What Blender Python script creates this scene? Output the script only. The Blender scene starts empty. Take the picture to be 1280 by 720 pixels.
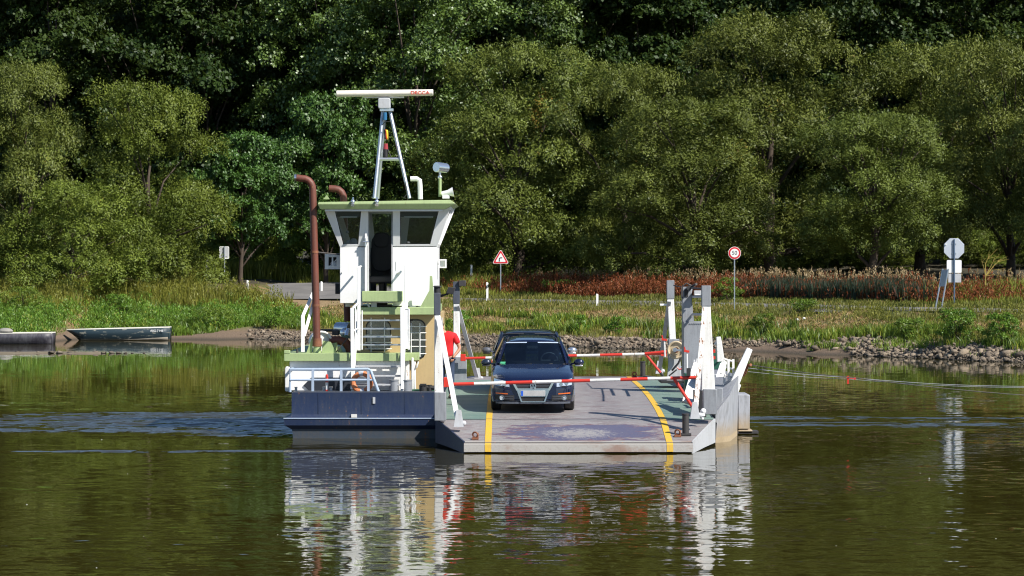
import bpy, math, random
import numpy as np
from mathutils import Vector, Matrix

random.seed(7)
PI = math.pi
R = math.radians
SC = bpy.context.scene
COL = SC.collection

# ------------------------------------------------------------------ camera
F = 3420.0                      # focal length in pixels of a 1280 px wide frame
CAM_Z = 3.8
cam_d = bpy.data.cameras.new("camera")
cam_d.sensor_width = 36.0
cam_d.lens = 36.0 * F / 1280.0
cam_d.shift_y = -30.0 / 1280.0
cam_d.clip_start = 0.5
cam_d.clip_end = 3000.0
cam = bpy.data.objects.new("camera", cam_d)
COL.objects.link(cam)
cam.location = (0, 0, CAM_Z)
cam.rotation_euler = (R(90), 0, 0)
SC.camera = cam

# ------------------------------------------------------------------ light
SUN_DIR = Vector((0.80, -0.62, 0.95)).normalized()      # towards the sun
elev = math.asin(SUN_DIR.z)
azim = math.atan2(SUN_DIR.x, SUN_DIR.y)                   # clockwise from +Y
world = bpy.data.worlds.new("World")
SC.world = world
world.use_nodes = True
wn = world.node_tree
wn.nodes.clear()
sky = wn.nodes.new("ShaderNodeTexSky")
sky.sky_type = 'NISHITA'
sky.sun_disc = False
sky.sun_elevation = elev
sky.sun_rotation = azim
sky.air_density = 1.0
sky.dust_density = 0.0
sky.ozone_density = 4.0
bg = wn.nodes.new("ShaderNodeBackground")
bg.inputs["Strength"].default_value = 0.075
wo = wn.nodes.new("ShaderNodeOutputWorld")
wn.links.new(sky.outputs[0], bg.inputs[0])
wn.links.new(bg.outputs[0], wo.inputs[0])
sun_d = bpy.data.lights.new("sun", 'SUN')
sun_d.energy = 5.0
sun_d.angle = R(0.5)
sun_d.color = (1.0, 0.95, 0.87)
sun = bpy.data.objects.new("sun", sun_d)
COL.objects.link(sun)
sun.location = (60, -40, 80)
sun.rotation_euler = SUN_DIR.to_track_quat('Z', 'Y').to_euler()
SC.view_settings.view_transform = 'Standard'
SC.view_settings.look = 'None'
SC.view_settings.exposure = 0.62
SC.view_settings.gamma = 1.0
SC.view_settings.use_curve_mapping = False
SC.cycles.max_bounces = 8
SC.cycles.transparent_max_bounces = 12
SC.cycles.use_denoising = True
SC.cycles.pixel_filter_type = 'BLACKMAN_HARRIS'
SC.cycles.filter_width = 1.15
SC.cycles.sample_clamp_indirect = 6.0


def P(px, py, Y):
    """the world point seen at a pixel of the 1280x720 photograph at distance Y"""
    return Vector(((px - 640.0) * Y / F, Y, CAM_Z - (py - 330.0) * Y / F))


def PX(px, Y):
    return (px - 640.0) * Y / F


def PZ(py, Y):
    return CAM_Z - (py - 330.0) * Y / F


# ------------------------------------------------------------------ materials
class NT:
    """small helper that strings shader nodes together"""
    def __init__(self, name):
        self.m = bpy.data.materials.new(name)
        self.m.use_nodes = True
        self.t = self.m.node_tree
        self.t.nodes.clear()
        self.out = self.t.nodes.new("ShaderNodeOutputMaterial")

    def put(self, sock, v):
        if v is None:
            return
        if isinstance(v, bpy.types.NodeSocket):
            self.t.links.new(v, sock)
        elif hasattr(sock.default_value, "__len__"):
            n = len(sock.default_value)
            v = tuple(v) if hasattr(v, "__len__") else (v,) * min(n, 3)
            sock.default_value = v + (1.0,) if (n == 4 and len(v) == 3) else v
        else:
            sock.default_value = v

    def node(self, typ, ins=None, **props):
        n = self.t.nodes.new(typ)
        for k, v in props.items():
            setattr(n, k, v)
        for k, v in (ins or {}).items():
            self.put(n.inputs[k], v)
        return n

    def coord(self, kind="Object"):
        return self.node("ShaderNodeTexCoord").outputs[kind]

    def mapping(self, vec, scale=(1, 1, 1), loc=(0, 0, 0)):
        return self.node("ShaderNodeMapping", {"Vector": vec, "Scale": scale, "Location": loc}).outputs[0]

    def noise(self, vec, scale, detail=3, rough=0.55, dist=0.0):
        return self.node("ShaderNodeTexNoise", {"Vector": vec, "Scale": scale, "Detail": detail,
                                                "Roughness": rough, "Distortion": dist}).outputs[0]

    def math(self, op, a, b=None, c=None, clamp=False):
        n = self.node("ShaderNodeMath", operation=op, use_clamp=clamp)
        for i, v in enumerate((a, b, c)):
            if v is not None:
                self.put(n.inputs[i], v)
        return n.outputs[0]

    def ramp(self, v, lo, hi, to0=0.0, to1=1.0):
        return self.node("ShaderNodeMapRange", {0: v, 1: lo, 2: hi, 3: to0, 4: to1},
                         interpolation_type='SMOOTHSTEP').outputs[0]

    def mix(self, f, a, b, blend='MIX'):
        n = self.node("ShaderNodeMix", data_type='RGBA', blend_type=blend)
        self.put(n.inputs[0], f)
        self.put(n.inputs[6], a)
        self.put(n.inputs[7], b)
        return n.outputs[2]

    def sep(self, vec):
        return self.node("ShaderNodeSeparateXYZ", {0: vec}).outputs

    def bump(self, h, dist=0.01, strength=1.0):
        return self.node("ShaderNodeBump", {"Height": h, "Distance": dist, "Strength": strength}).outputs[0]

    def principled(self, col, rough=0.5, metal=0.0, normal=None, **kw):
        n = self.node("ShaderNodeBsdfPrincipled", {"Base Color": col, "Roughness": rough, "Metallic": metal})
        if normal is not None:
            self.put(n.inputs["Normal"], normal)
        for k, v in kw.items():
            self.put(n.inputs[k.replace("_", " ")], v)
        return n.outputs[0]

    def done(self, shader):
        self.t.links.new(shader, self.out.inputs[0])
        return self.m


RUST = (0.17, 0.06, 0.025)


def paint(name, col, rough=0.45, metal=0.0, dirt=0.25, rust=0.0, scale=3.0, bump=0.002, coat=0.0, dirtcol=None):
    """painted surface: uneven tone, grime in streaks, some rust that breaks through"""
    t = NT(name)
    v = t.coord()
    big = t.noise(v, scale * 0.5, 4, 0.6)
    fine = t.noise(v, scale * 9, 4, 0.65)
    streak = t.noise(t.mapping(v, (6, 6, 0.8)), scale, 4, 0.6)
    dc = dirtcol or tuple(c * 0.55 + 0.02 for c in col)
    f = t.math('MULTIPLY', t.ramp(t.math('ADD', t.math('MULTIPLY', big, 0.5), t.math('MULTIPLY', streak, 0.5)), 0.42, 0.68), dirt)
    c = t.mix(f, col, dc)
    f2 = t.math('MULTIPLY', t.ramp(fine, 0.45, 0.75), dirt * 0.5)
    c = t.mix(f2, c, dc)
    r = t.math('ADD', t.math('MULTIPLY', fine, 0.25), rough - 0.12)
    if rust > 0:
        spots = t.math('ADD', t.math('MULTIPLY', streak, 0.6), t.math('MULTIPLY', fine, 0.4))
        rf = t.ramp(spots, 0.66 - 0.2 * rust, 0.74 - 0.2 * rust)
        c = t.mix(rf, c, t.mix(fine, RUST, (0.30, 0.13, 0.05)))
        r = t.mix(rf, r, 0.85)
    nb = t.bump(t.math('ADD', fine, t.math('MULTIPLY', big, 2.0)), bump, 0.6) if bump else None
    kw = {}
    if coat:
        kw = {"Coat_Weight": coat, "Coat_Roughness": 0.05}
    return t.done(t.principled(c, r, metal, nb, **kw))


def glass_mat(name, tint=(0.88, 0.92, 0.92), rough=0.02, base=0.06):
    """thin pane: mostly see-through, mirror-like at a slant"""
    t = NT(name)
    fr = t.node("ShaderNodeFresnel", {"IOR": 1.5}).outputs[0]
    smear = t.noise(t.coord(), 3.0, 3)
    f = t.math('ADD', fr, t.math('MULTIPLY', smear, base), clamp=True)
    a = t.node("ShaderNodeBsdfTransparent", {0: tint}).outputs[0]
    b = t.node("ShaderNodeBsdfGlossy", {"Color": (0.95, 0.97, 1), "Roughness": rough}).outputs[0]
    s = t.node("ShaderNodeMixShader")
    t.put(s.inputs[0], f)
    t.t.links.new(a, s.inputs[1])
    t.t.links.new(b, s.inputs[2])
    return t.done(s.outputs[0])


def leaf_mat(name, dark, light, trans=0.35, gloss=0.08, rough=0.45, odd=None):
    """leaf colour follows a per-leaf value stored on the mesh; some light comes through"""
    t = NT(name)
    a = t.node("ShaderNodeAttribute", attribute_name="tint").outputs["Fac"]
    oi = t.node("ShaderNodeObjectInfo").outputs["Random"]
    k = t.math('ADD', a, t.math('MULTIPLY', t.math('SUBTRACT', oi, 0.5), 0.25), clamp=True)
    c = t.mix(k, dark, light)
    hue = t.math('FRACT', t.math('MULTIPLY', oi, 7.31))
    c = t.mix(t.math('MULTIPLY', hue, 0.65), c, t.mix(1.0, c, (0.80, 1.0, 0.95), 'MULTIPLY'))
    if odd:
        c = t.mix(t.ramp(a, 0.93, 0.97), c, odd)
    d = t.node("ShaderNodeBsdfDiffuse", {0: c}).outputs[0]
    tr = t.node("ShaderNodeBsdfTranslucent", {0: t.mix(0.5, c, (0.12, 0.16, 0.02))}).outputs[0]
    g = t.node("ShaderNodeBsdfGlossy", {"Color": (0.9, 0.95, 0.9), "Roughness": rough}).outputs[0]
    m1 = t.node("ShaderNodeMixShader", {0: trans})
    t.t.links.new(d, m1.inputs[1]); t.t.links.new(tr, m1.inputs[2])
    m2 = t.node("ShaderNodeMixShader", {0: gloss})
    t.t.links.new(m1.outputs[0], m2.inputs[1]); t.t.links.new(g, m2.inputs[2])
    return t.done(m2.outputs[0])


M = {}
M['white'] = paint("white_paint", (0.80, 0.80, 0.79), 0.4, dirt=0.14, dirtcol=(0.5, 0.48, 0.43), rust=0.06)
M['white_worn'] = paint("worn_white_paint", (0.76, 0.76, 0.74), 0.5, dirt=0.35, dirtcol=(0.42, 0.38, 0.33), rust=0.35)
M['white_rusty'] = paint("rusty_white_paint", (0.72, 0.70, 0.67), 0.55, dirt=0.4, rust=0.72, scale=4)
M['navy'] = paint("navy_hull_paint", (0.010, 0.021, 0.062), 0.45, dirt=0.7, dirtcol=(0.032, 0.042, 0.068), rust=0.26)
M['navy_low'] = paint("weathered_hull_paint", (0.05, 0.068, 0.095), 0.6, dirt=0.8, dirtcol=(0.10, 0.085, 0.07), rust=0.35, scale=2)
M['green'] = paint("pale_green_deck_paint", (0.34, 0.43, 0.20), 0.5, dirt=0.4, dirtcol=(0.20, 0.25, 0.13), rust=0.1)
M['slate'] = paint("slate_board", (0.022, 0.026, 0.036), 0.5, dirt=0.3)
M['tan'] = paint("tan_cabin_paint", (0.50, 0.365, 0.18), 0.5, dirt=0.25)
M['grey'] = paint("grey_steel_paint", (0.26, 0.275, 0.30), 0.5, dirt=0.5, dirtcol=(0.13, 0.13, 0.14), rust=0.15)
M['grey_dark'] = paint("dark_grey_paint", (0.075, 0.085, 0.11), 0.5, dirt=0.5, dirtcol=(0.03, 0.03, 0.035), rust=0.2)
M['grey_pale'] = paint("pale_grey_hull_paint", (0.46, 0.47, 0.49), 0.5, dirt=0.5, dirtcol=(0.28, 0.27, 0.26), rust=0.12, scale=2)
M['grey_blue'] = paint("grey_blue_rail_paint", (0.36, 0.44, 0.56), 0.45, dirt=0.3)
M['red'] = paint("red_barrier_paint", (0.58, 0.035, 0.02), 0.4, dirt=0.3, dirtcol=(0.35, 0.05, 0.04))
M['rust_pipe'] = paint("rusty_brown_pipe", (0.15, 0.042, 0.024), 0.55, dirt=0.6, dirtcol=(0.08, 0.035, 0.025), rust=0.3)
M['steel'] = paint("galvanised_steel", (0.50, 0.53, 0.57), 0.35, 0.75, dirt=0.3)
M['silver'] = paint("silver_metal", (0.72, 0.74, 0.77), 0.22, 0.9, dirt=0.15)
M['chrome'] = paint("chrome", (0.80, 0.82, 0.85), 0.16, 1.0, dirt=0.05, bump=0)
M['black'] = paint("black_rubber", (0.014, 0.014, 0.015), 0.6, dirt=0.4, dirtcol=(0.04, 0.037, 0.033))
M['dark_steel'] = paint("dark_worn_steel", (0.06, 0.055, 0.055), 0.55, 0.3, dirt=0.5, rust=0.35)
M['orange'] = paint("faded_orange_ring", (0.62, 0.20, 0.075), 0.65, dirt=0.6, dirtcol=(0.30, 0.14, 0.08))
M['cream'] = paint("cream_drum_paint", (0.62, 0.50, 0.33), 0.6, dirt=0.4, rust=0.2)
M['yellow'] = paint("yellow_deck_line", (0.66, 0.40, 0.02), 0.65, dirt=0.55, dirtcol=(0.36, 0.26, 0.12), scale=6)
M['glass'] = glass_mat("window_glass")
M['glass_car'] = glass_mat("car_glass", (0.26, 0.33, 0.37), base=0.10)
M['interior'] = paint("dark_interior", (0.02, 0.02, 0.023), 0.7, dirt=0.3)
M['blind'] = paint("grey_blind", (0.17, 0.19, 0.20), 0.8, dirt=0.2)
M['lens'] = paint("clear_lens", (0.75, 0.78, 0.80), 0.12, 0.6, dirt=0.1, coat=1.0)
M['amber'] = paint("amber_lens", (0.60, 0.12, 0.01), 0.2, dirt=0.1, coat=1.0)
M['car_blue'] = paint("dark_blue_car_lacquer", (0.005, 0.010, 0.042), 0.26, 0.35, dirt=0.10, bump=0, coat=1.0)
M['car_black'] = paint("blue_grey_car_lacquer", (0.018, 0.026, 0.048), 0.28, 0.35, dirt=0.10, bump=0, coat=1.0)
M['plate'] = paint("number_plate_grey", (0.42, 0.42, 0.42), 0.5, dirt=0.5, dirtcol=(0.25, 0.25, 0.26), scale=9)
M['eu_blue'] = paint("plate_blue", (0.02, 0.10, 0.55), 0.4, dirt=0.05)
M['sticker'] = paint("green_sticker", (0.08, 0.42, 0.22), 0.4, dirt=0.05)
M['skin'] = paint("tanned_skin", (0.46, 0.24, 0.155), 0.55, dirt=0.2, dirtcol=(0.36, 0.15, 0.10), scale=12, bump=0.0008)
M['hair'] = paint("brown_hair", (0.05, 0.03, 0.02), 0.7, dirt=0.4)
M['shirt'] = paint("red_cotton", (0.62, 0.012, 0.018), 0.85, dirt=0.35, dirtcol=(0.40, 0.008, 0.012), scale=5, bump=0.006)
M['jeans'] = paint("blue_denim", (0.03, 0.05, 0.10), 0.85, dirt=0.5, dirtcol=(0.07, 0.10, 0.16), scale=8)
M['shoe'] = paint("dark_leather", (0.03, 0.02, 0.015), 0.6, dirt=0.3)
M['sign_back'] = paint("bare_sign_back", (0.52, 0.56, 0.62), 0.45, 0.25, dirt=0.25)
M['sign_white'] = paint("white_sign_face", (0.80, 0.80, 0.78), 0.4, dirt=0.1)
M['sign_red'] = paint("red_sign_face", (0.62, 0.02, 0.03), 0.4, dirt=0.1)
M['sign_black'] = paint("black_sign_print", (0.012, 0.012, 0.014), 0.5, dirt=0.05)
M['decca_red'] = paint("red_print", (0.66, 0.08, 0.05), 0.5, dirt=0.15)
M['radar_white'] = paint("cream_radar_cover", (0.82, 0.77, 0.67), 0.4, dirt=0.2, dirtcol=(0.6, 0.5, 0.4))
M['bark'] = paint("bark", (0.065, 0.046, 0.032), 0.9, dirt=0.7, dirtcol=(0.025, 0.02, 0.016), scale=3, bump=0.03)
M['boat_blue'] = paint("dark_boat_paint", (0.022, 0.04, 0.055), 0.5, dirt=0.6, dirtcol=(0.10, 0.11, 0.10), rust=0.1)
M['boat_rim'] = paint("pale_boat_rim", (0.60, 0.58, 0.50), 0.6, dirt=0.4)
M['boat_low'] = paint("muddy_boat_bottom", (0.22, 0.19, 0.15), 0.8, dirt=0.6)
M['flag_gold'] = paint("gold_cloth", (0.75, 0.48, 0.03), 0.8, dirt=0.1)
M['lamp_red'] = paint("red_lamp_glass", (0.32, 0.03, 0.03), 0.25, dirt=0.1, coat=0.6)


# ------------------------------------------------------------------ mesh building
ORG = {}


def frame_of(d):
    d = Vector(d).normalized()
    a = Vector((0, 0, 1)) if abs(d.z) < 0.9 else Vector((1, 0, 0))
    u = d.cross(a).normalized()
    return u, u.cross(d).normalized()


class MB:
    """collects shapes in world coordinates; build() links them as ONE mesh object"""
    def __init__(self):
        self.v, self.f, self.mi, self.cur = [], [], [], 0

    def mat(self, i):
        self.cur = i
        return self

    def add(self, vs, fs):
        o = len(self.v)
        self.v += [tuple(p) for p in vs]
        for f in fs:
            self.f.append([i + o for i in f])
            self.mi.append(self.cur)
        return self

    def box(self, a, b):
        (x0, y0, z0), (x1, y1, z1) = a, b
        return self.add([(x0, y0, z0), (x1, y0, z0), (x1, y1, z0), (x0, y1, z0),
                         (x0, y0, z1), (x1, y0, z1), (x1, y1, z1), (x0, y1, z1)],
                        [(0, 3, 2, 1), (4, 5, 6, 7), (0, 1, 5, 4), (1, 2, 6, 5), (2, 3, 7, 6), (3, 0, 4, 7)])

    def hexa(self, lo, hi):
        """lo, hi: four corners each, counter-clockwise seen from above"""
        return self.add(list(lo) + list(hi), [(3, 2, 1, 0), (4, 5, 6, 7), (0, 1, 5, 4), (1, 2, 6, 5), (2, 3, 7, 6), (3, 0, 4, 7)])

    def bar(self, p, q, w, h=None, up=None, w2=None, h2=None):
        """square bar from p to q, may taper"""
        p, q = Vector(p), Vector(q)
        h = h or w
        w2, h2 = w2 or w, h2 or h
        d = (q - p).normalized()
        if up is not None:
            u = d.cross(Vector(up)).normalized(); v = u.cross(d).normalized()
        else:
            u, v = frame_of(d)
        c = lambda o, a, b: [o + u * sx * a / 2 + v * sy * b / 2 for sx, sy in ((-1, -1), (1, -1), (1, 1), (-1, 1))]
        vs = c(p, w, h) + c(q, w2, h2)
        return self.add(vs, [(0, 1, 2, 3), (7, 6, 5, 4), (0, 4, 5, 1), (1, 5, 6, 2), (2, 6, 7, 3), (3, 7, 4, 0)])

    def tube(self, pts, r, n=8, cap=True):
        pts = [Vector(p) for p in pts]
        rs = r if hasattr(r, "__len__") else [r] * len(pts)
        o = len(self.v)
        u = None
        for i, p in enumerate(pts):
            d = (pts[min(i + 1, len(pts) - 1)] - pts[max(i - 1, 0)])
            d = d.normalized() if d.length > 1e-9 else Vector((0, 0, 1))
            if u is None:
                u, w = frame_of(d)
            else:
                u = (u - d * u.dot(d)).normalized(); w = u.cross(d).normalized()
            for k in range(n):
                a = 2 * PI * k / n
                self.v.append(tuple(p + (u * math.cos(a) + w * math.sin(a)) * rs[i]))
        for i in range(len(pts) - 1):
            for k in range(n):
                k2 = (k + 1) % n
                self.f.append([o + i * n + k, o + i * n + k2, o + (i + 1) * n + k2, o + (i + 1) * n + k]); self.mi.append(self.cur)
        if cap:
            self.f.append([o + k for k in range(n)][::-1]); self.mi.append(self.cur)
            self.f.append([o + (len(pts) - 1) * n + k for k in range(n)]); self.mi.append(self.cur)
        return self

    def cyl(self, p, q, r, r2=None, n=14):
        return self.tube([p, q], [r, r if r2 is None else r2], n)

    def prism(self, poly, vec):
        poly = [Vector(p) for p in poly]; vec = Vector(vec); n = len(poly)
        return self.add(poly + [p + vec for p in poly],
                        [list(range(n))[::-1], list(range(n, 2 * n))] + [(i, (i + 1) % n, (i + 1) % n + n, i + n) for i in range(n)])

    def ring_wall(self, outer, inner, vec):
        """flat wall with one hole: outer and inner outlines have the same number of points"""
        outer = [Vector(p) for p in outer]; inner = [Vector(p) for p in inner]; vec = Vector(vec); n = len(outer)
        vs = outer + inner + [p + vec for p in outer] + [p + vec for p in inner]
        fs = []
        for i in range(n):
            j = (i + 1) % n
            fs += [(i, j, n + j, n + i), (2 * n + i, 3 * n + i, 3 * n + j, 2 * n + j),
                   (i, 2 * n + i, 2 * n + j, j), (n + i, n + j, 3 * n + j, 3 * n + i)]
        return self.add(vs, fs)

    def quad(self, a, b, c, d):
        return self.add([a, b, c, d], [(0, 1, 2, 3)])

    def grid(self, rows):
        n, m = len(rows), len(rows[0])
        return self.add([p for r in rows for p in r],
                        [(i * m + j, i * m + j + 1, (i + 1) * m + j + 1, (i + 1) * m + j) for i in range(n - 1) for j in range(m - 1)])

    def ball(self, c, r, n=12, m=8):
        c = Vector(c); r = Vector(r) if hasattr(r, "__len__") else Vector((r, r, r))
        rows = []
        for i in range(m + 1):
            a = PI * i / m
            rows.append([(c.x + r.x * math.sin(a) * math.cos(2 * PI * j / n), c.y + r.y * math.sin(a) * math.sin(2 * PI * j / n), c.z + r.z * math.cos(a)) for j in range(n + 1)])
        return self.grid(rows[::-1])

    def torus(self, c, axis, Rm, r, n=20, m=8, a0=0.0, a1=2 * PI):
        c = Vector(c); u, w = frame_of(axis); ax = Vector(axis).normalized()
        rows = []
        for i in range(n + 1):
            a = a0 + (a1 - a0) * i / n
            e = u * math.cos(a) + w * math.sin(a)
            rows.append([c + e * (Rm + r * math.cos(2 * PI * j / m)) + ax * r * math.sin(2 * PI * j / m) for j in range(m + 1)])
        return self.grid(rows)

    def build(self, name, mats, parent=None, origin=None, bevel=0.0, smooth=35, label=None, subsurf=0):
        me = bpy.data.meshes.new(name)
        if parent is not None:
            o = ORG[parent]
        elif origin is not None:
            o = Vector(origin)
        else:
            xs = np.array(self.v)
            o = Vector(((xs[:, 0].min() + xs[:, 0].max()) / 2, (xs[:, 1].min() + xs[:, 1].max()) / 2, xs[:, 2].min()))
        me.from_pydata([tuple(Vector(p) - o) for p in self.v], [], self.f)
        if not isinstance(mats, (list, tuple)):
            mats = [mats]
        for m in mats:
            me.materials.append(m)
        me.polygons.foreach_set("material_index", self.mi)
        if smooth:
            me.polygons.foreach_set("use_smooth", [True] * len(self.f))
            me.set_sharp_from_angle(angle=R(smooth))
        me.update()
        ob = bpy.data.objects.new(name, me)
        COL.objects.link(ob)
        if parent is not None:
            ob.parent = parent
        else:
            ob.location = o
        ORG[ob] = o
        if bevel:
            b = ob.modifiers.new("edge", 'BEVEL'); b.width = bevel; b.segments = 2; b.limit_method = 'ANGLE'; b.angle_limit = R(40)
            b.harden_normals = False
        if subsurf:
            s = ob.modifiers.new("smooth", 'SUBSURF'); s.levels = subsurf; s.render_levels = subsurf
        if label:
            ob['label'] = label
        return ob


def tag(o, label=None, cat=None, group=None, kind=None):
    if label: o['label'] = label
    if cat: o['category'] = cat
    if group: o['group'] = group
    if kind: o['kind'] = kind
    return o


def thing(name, loc, label, cat, group=None):
    o = bpy.data.objects.new(name, None)
    o.empty_display_size = 0.3
    COL.objects.link(o)
    o.location = loc
    ORG[o] = Vector(loc)
    return tag(o, label, cat, group)


def copy_tree(o, parent=None):
    c = o.copy()
    COL.objects.link(c)
    if parent is not None:
        c.parent = parent
    for ch in [x for x in bpy.data.objects if x.parent == o]:
        copy_tree(ch, c)
    return c


def text_part(s, size, name, mat, parent, loc, extrude=0.003, bold=0.0, squash=1.0):
    """flat lettering facing the camera side (-Y)"""
    cu = bpy.data.curves.new(name, 'FONT')
    cu.body = s; cu.size = size; cu.extrude = extrude; cu.offset = bold
    cu.align_x = 'CENTER'; cu.align_y = 'CENTER'
    tmp = bpy.data.objects.new(name, cu)
    COL.objects.link(tmp)
    dg = bpy.context.evaluated_depsgraph_get()
    me = bpy.data.meshes.new_from_object(tmp.evaluated_get(dg))
    bpy.data.objects.remove(tmp)
    bpy.data.curves.remove(cu)
    me.name = name
    o = ORG[parent]
    me.transform(Matrix.Translation(Vector(loc) - o) @ Matrix.Rotation(R(90), 4, 'X') @ Matrix.Diagonal((squash, 1, 1, 1)))
    me.materials.clear(); me.materials.append(mat)
    ob = bpy.data.objects.new(name, me)
    COL.objects.link(ob); ob.parent = parent
    ORG[ob] = o
    return ob


def rounded(cx, cz, w, h, r, y, n=4):
    """rounded rectangle outline in the plane Y = y, seen from the camera side"""
    pts = []
    for (sx, sz, a0) in ((1, -1, -90), (1, 1, 0), (-1, 1, 90), (-1, -1, 180)):
        ox, oz = cx + sx * (w / 2 - r), cz + sz * (h / 2 - r)
        for k in range(n + 1):
            a = R(a0 + 90 * k / n)
            pts.append((ox + r * math.cos(a), y, oz + r * math.sin(a)))
    return pts
# ================================================================== THE SETTING
rng = np.random.default_rng(11)

# far waterline and road centre line, read as pixels along the bank and turned into metres
_wl_px = np.array([-900, -100, 55, 85, 230, 330, 420, 600, 840, 960, 1100, 1280, 1400, 2200], float)
_wl_py = np.array([429, 428.5, 427.5, 424.5, 424.3, 424.5, 428, 431, 437, 440, 446, 453, 457, 480], float)
_wl_y = CAM_Z * F / (_wl_py - 330)
_wl_x = (_wl_px - 640) * _wl_y / F
_wl_y = np.clip(_wl_y, 96, 140)
_rd_px = np.array([-900, 100, 300, 420, 580, 760, 1000, 1100, 1280, 1500, 2300], float)
_rd_y = np.array([172, 172, 166, 160, 152, 143, 129, 123, 116, 111, 108], float)
_rd_x = (_rd_px - 640) * _rd_y / F


def water_y(x):
    return np.interp(x, _wl_x, _wl_y) + 0.5 * np.sin(x * 0.9) + 0.35 * np.sin(x * 2.3 + 1)


def road_y(x):
    return np.interp(x, _rd_x, _rd_y)


_UP = np.array([-3.0, -0.3, 0.0, 0.12, 0.30, 0.55, 0.85, 1.0])
_ZP = np.array([-3.0, -0.5, 0.0, 0.36, 0.70, 1.15, 1.62, 1.8])


def ground_z(x, y):
    x = np.asarray(x, float); y = np.asarray(y, float)
    yw, yr = water_y(x), road_y(x)
    u = (y - yw) / (yr - yw)
    z = np.interp(u, _UP, _ZP)
    d = y - yr
    beyond = 1.8 + np.where(d < 3.2, d * 0.05, 0.16 + (d - 3.2) * 0.028)
    beyond = np.minimum(beyond, 3.0 + np.maximum(d - 45, 0) * 0.10)
    z = np.where(u > 1, beyond, z)
    z = np.where((d > -2.2) & (d < 2.2), 1.8 + d * 0.035, z)
    # the left-hand bank is higher
    wl = np.clip((-10.5 - x) / 5.5, 0, 1); wl = wl * wl * (3 - 2 * wl)
    dl = y - yw
    zl = np.interp(dl, [-20, -3, 0, 1.6, 3.2, 6, 10, 15, 21, 30, 45, 70], [-2.5, -0.5, 0, 0.26, 0.55, 1.05, 1.65, 2.2, 2.6, 2.85, 3.0, 3.4])
    z = np.where(d < 40, z * (1 - wl) + zl * wl, z)
    n = 0.10 * np.sin(x * 0.7 + y * 0.31) * np.sin(y * 0.53 - x * 0.21) + 0.05 * np.sin(x * 1.9 + 0.4) * np.sin(y * 1.3)
    return z + n * np.clip((u - 0.1) * 4, 0, 1) * (np.abs(d) > 2.6)


def np_mesh(name, verts, faces_n, nvert_per_face, mats, tint=None, midx=None, smooth=False):
    """mesh from numpy arrays; every face has the same number of corners"""
    verts = np.asarray(verts, np.float32)
    me = bpy.data.meshes.new(name)
    nf = len(faces_n)
    k = nvert_per_face
    me.vertices.add(len(verts)); me.vertices.foreach_set("co", verts.ravel())
    me.loops.add(nf * k); me.loops.foreach_set("vertex_index", np.asarray(faces_n, np.int32).ravel())
    me.polygons.add(nf)
    me.polygons.foreach_set("loop_start", np.arange(0, nf * k, k, dtype=np.int32))
    if smooth:
        me.polygons.foreach_set("use_smooth", np.ones(nf, bool))
    for m in (mats if isinstance(mats, (list, tuple)) else [mats]):
        me.materials.append(m)
    if midx is not None:
        me.polygons.foreach_set("material_index", np.asarray(midx, np.int32))
    if tint is not None:
        a = me.attributes.new("tint", 'FLOAT', 'FACE')
        a.data.foreach_set("value", np.asarray(tint, np.float32))
    me.update(calc_edges=True)
    return me


def link(name, me, loc=(0, 0, 0), parent=None):
    o = bpy.data.objects.new(name, me)
    COL.objects.link(o)
    o.location = loc
    if parent is not None:
        o.parent = parent
    ORG[o] = Vector(loc)
    return o


# ---- terrain sheet
def build_ground():
    xs = np.concatenate([np.linspace(-500, -60, 23), np.arange(-58, 60, 0.8), np.linspace(62, 500, 22)])
    vs = []
    tn = np.concatenate([np.linspace(-12, -0.2, 8), np.linspace(0, 1.2, 34), np.linspace(1.26, 3, 20)])
    X, Tn = np.meshgrid(xs, tn)
    yw, yr = water_y(X), road_y(X)
    Y = yw + Tn * (yr - yw)
    far = np.array([40, 60, 90, 130, 200, 320, 500, 800.0])
    X2, Fd = np.meshgrid(xs, far)
    Y2 = np.maximum(road_y(X2), 0) + Fd + 55
    X = np.concatenate([X, X2]); Y = np.concatenate([Y, Y2])
    Z = ground_z(X, Y)
    Z = np.where(Z < -2.5, -2.5, Z)
    n, m = X.shape
    idx = np.arange(n * m).reshape(n, m)
    fs = np.stack([idx[:-1, :-1], idx[:-1, 1:], idx[1:, 1:], idx[1:, :-1]], -1).reshape(-1, 4)
    t = NT("river_bank_soil")
    v = t.coord()
    x, y, z = t.sep(v)
    big = t.noise(v, 0.22, 4, 0.6)
    mid = t.noise(t.mapping(v, (0.6, 1, 1)), 0.8, 5, 0.65)
    fine = t.noise(v, 7.0, 4, 0.7)
    mud = t.mix(fine, (0.10, 0.068, 0.045), (0.185, 0.13, 0.088))
    wet = t.mix(t.ramp(z, 0.0, 0.16), (0.06, 0.045, 0.03), mud)
    dry = t.mix(fine, (0.20, 0.115, 0.055), (0.33, 0.20, 0.10))
    grn = t.mix(mid, (0.07, 0.085, 0.02), (0.13, 0.15, 0.035))
    c = t.mix(t.ramp(mid, 0.42, 0.62), grn, dry)
    c = t.mix(t.ramp(t.math('ADD', z, t.math('MULTIPLY', mid, 0.4)), 0.5, 0.85), wet, c)
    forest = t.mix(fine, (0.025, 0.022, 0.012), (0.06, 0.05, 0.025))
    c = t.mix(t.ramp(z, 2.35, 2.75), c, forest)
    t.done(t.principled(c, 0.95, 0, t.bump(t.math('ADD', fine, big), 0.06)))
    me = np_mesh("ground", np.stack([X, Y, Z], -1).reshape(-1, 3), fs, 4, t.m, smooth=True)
    tag(link("ground", me), kind='structure')


build_ground()

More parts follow.
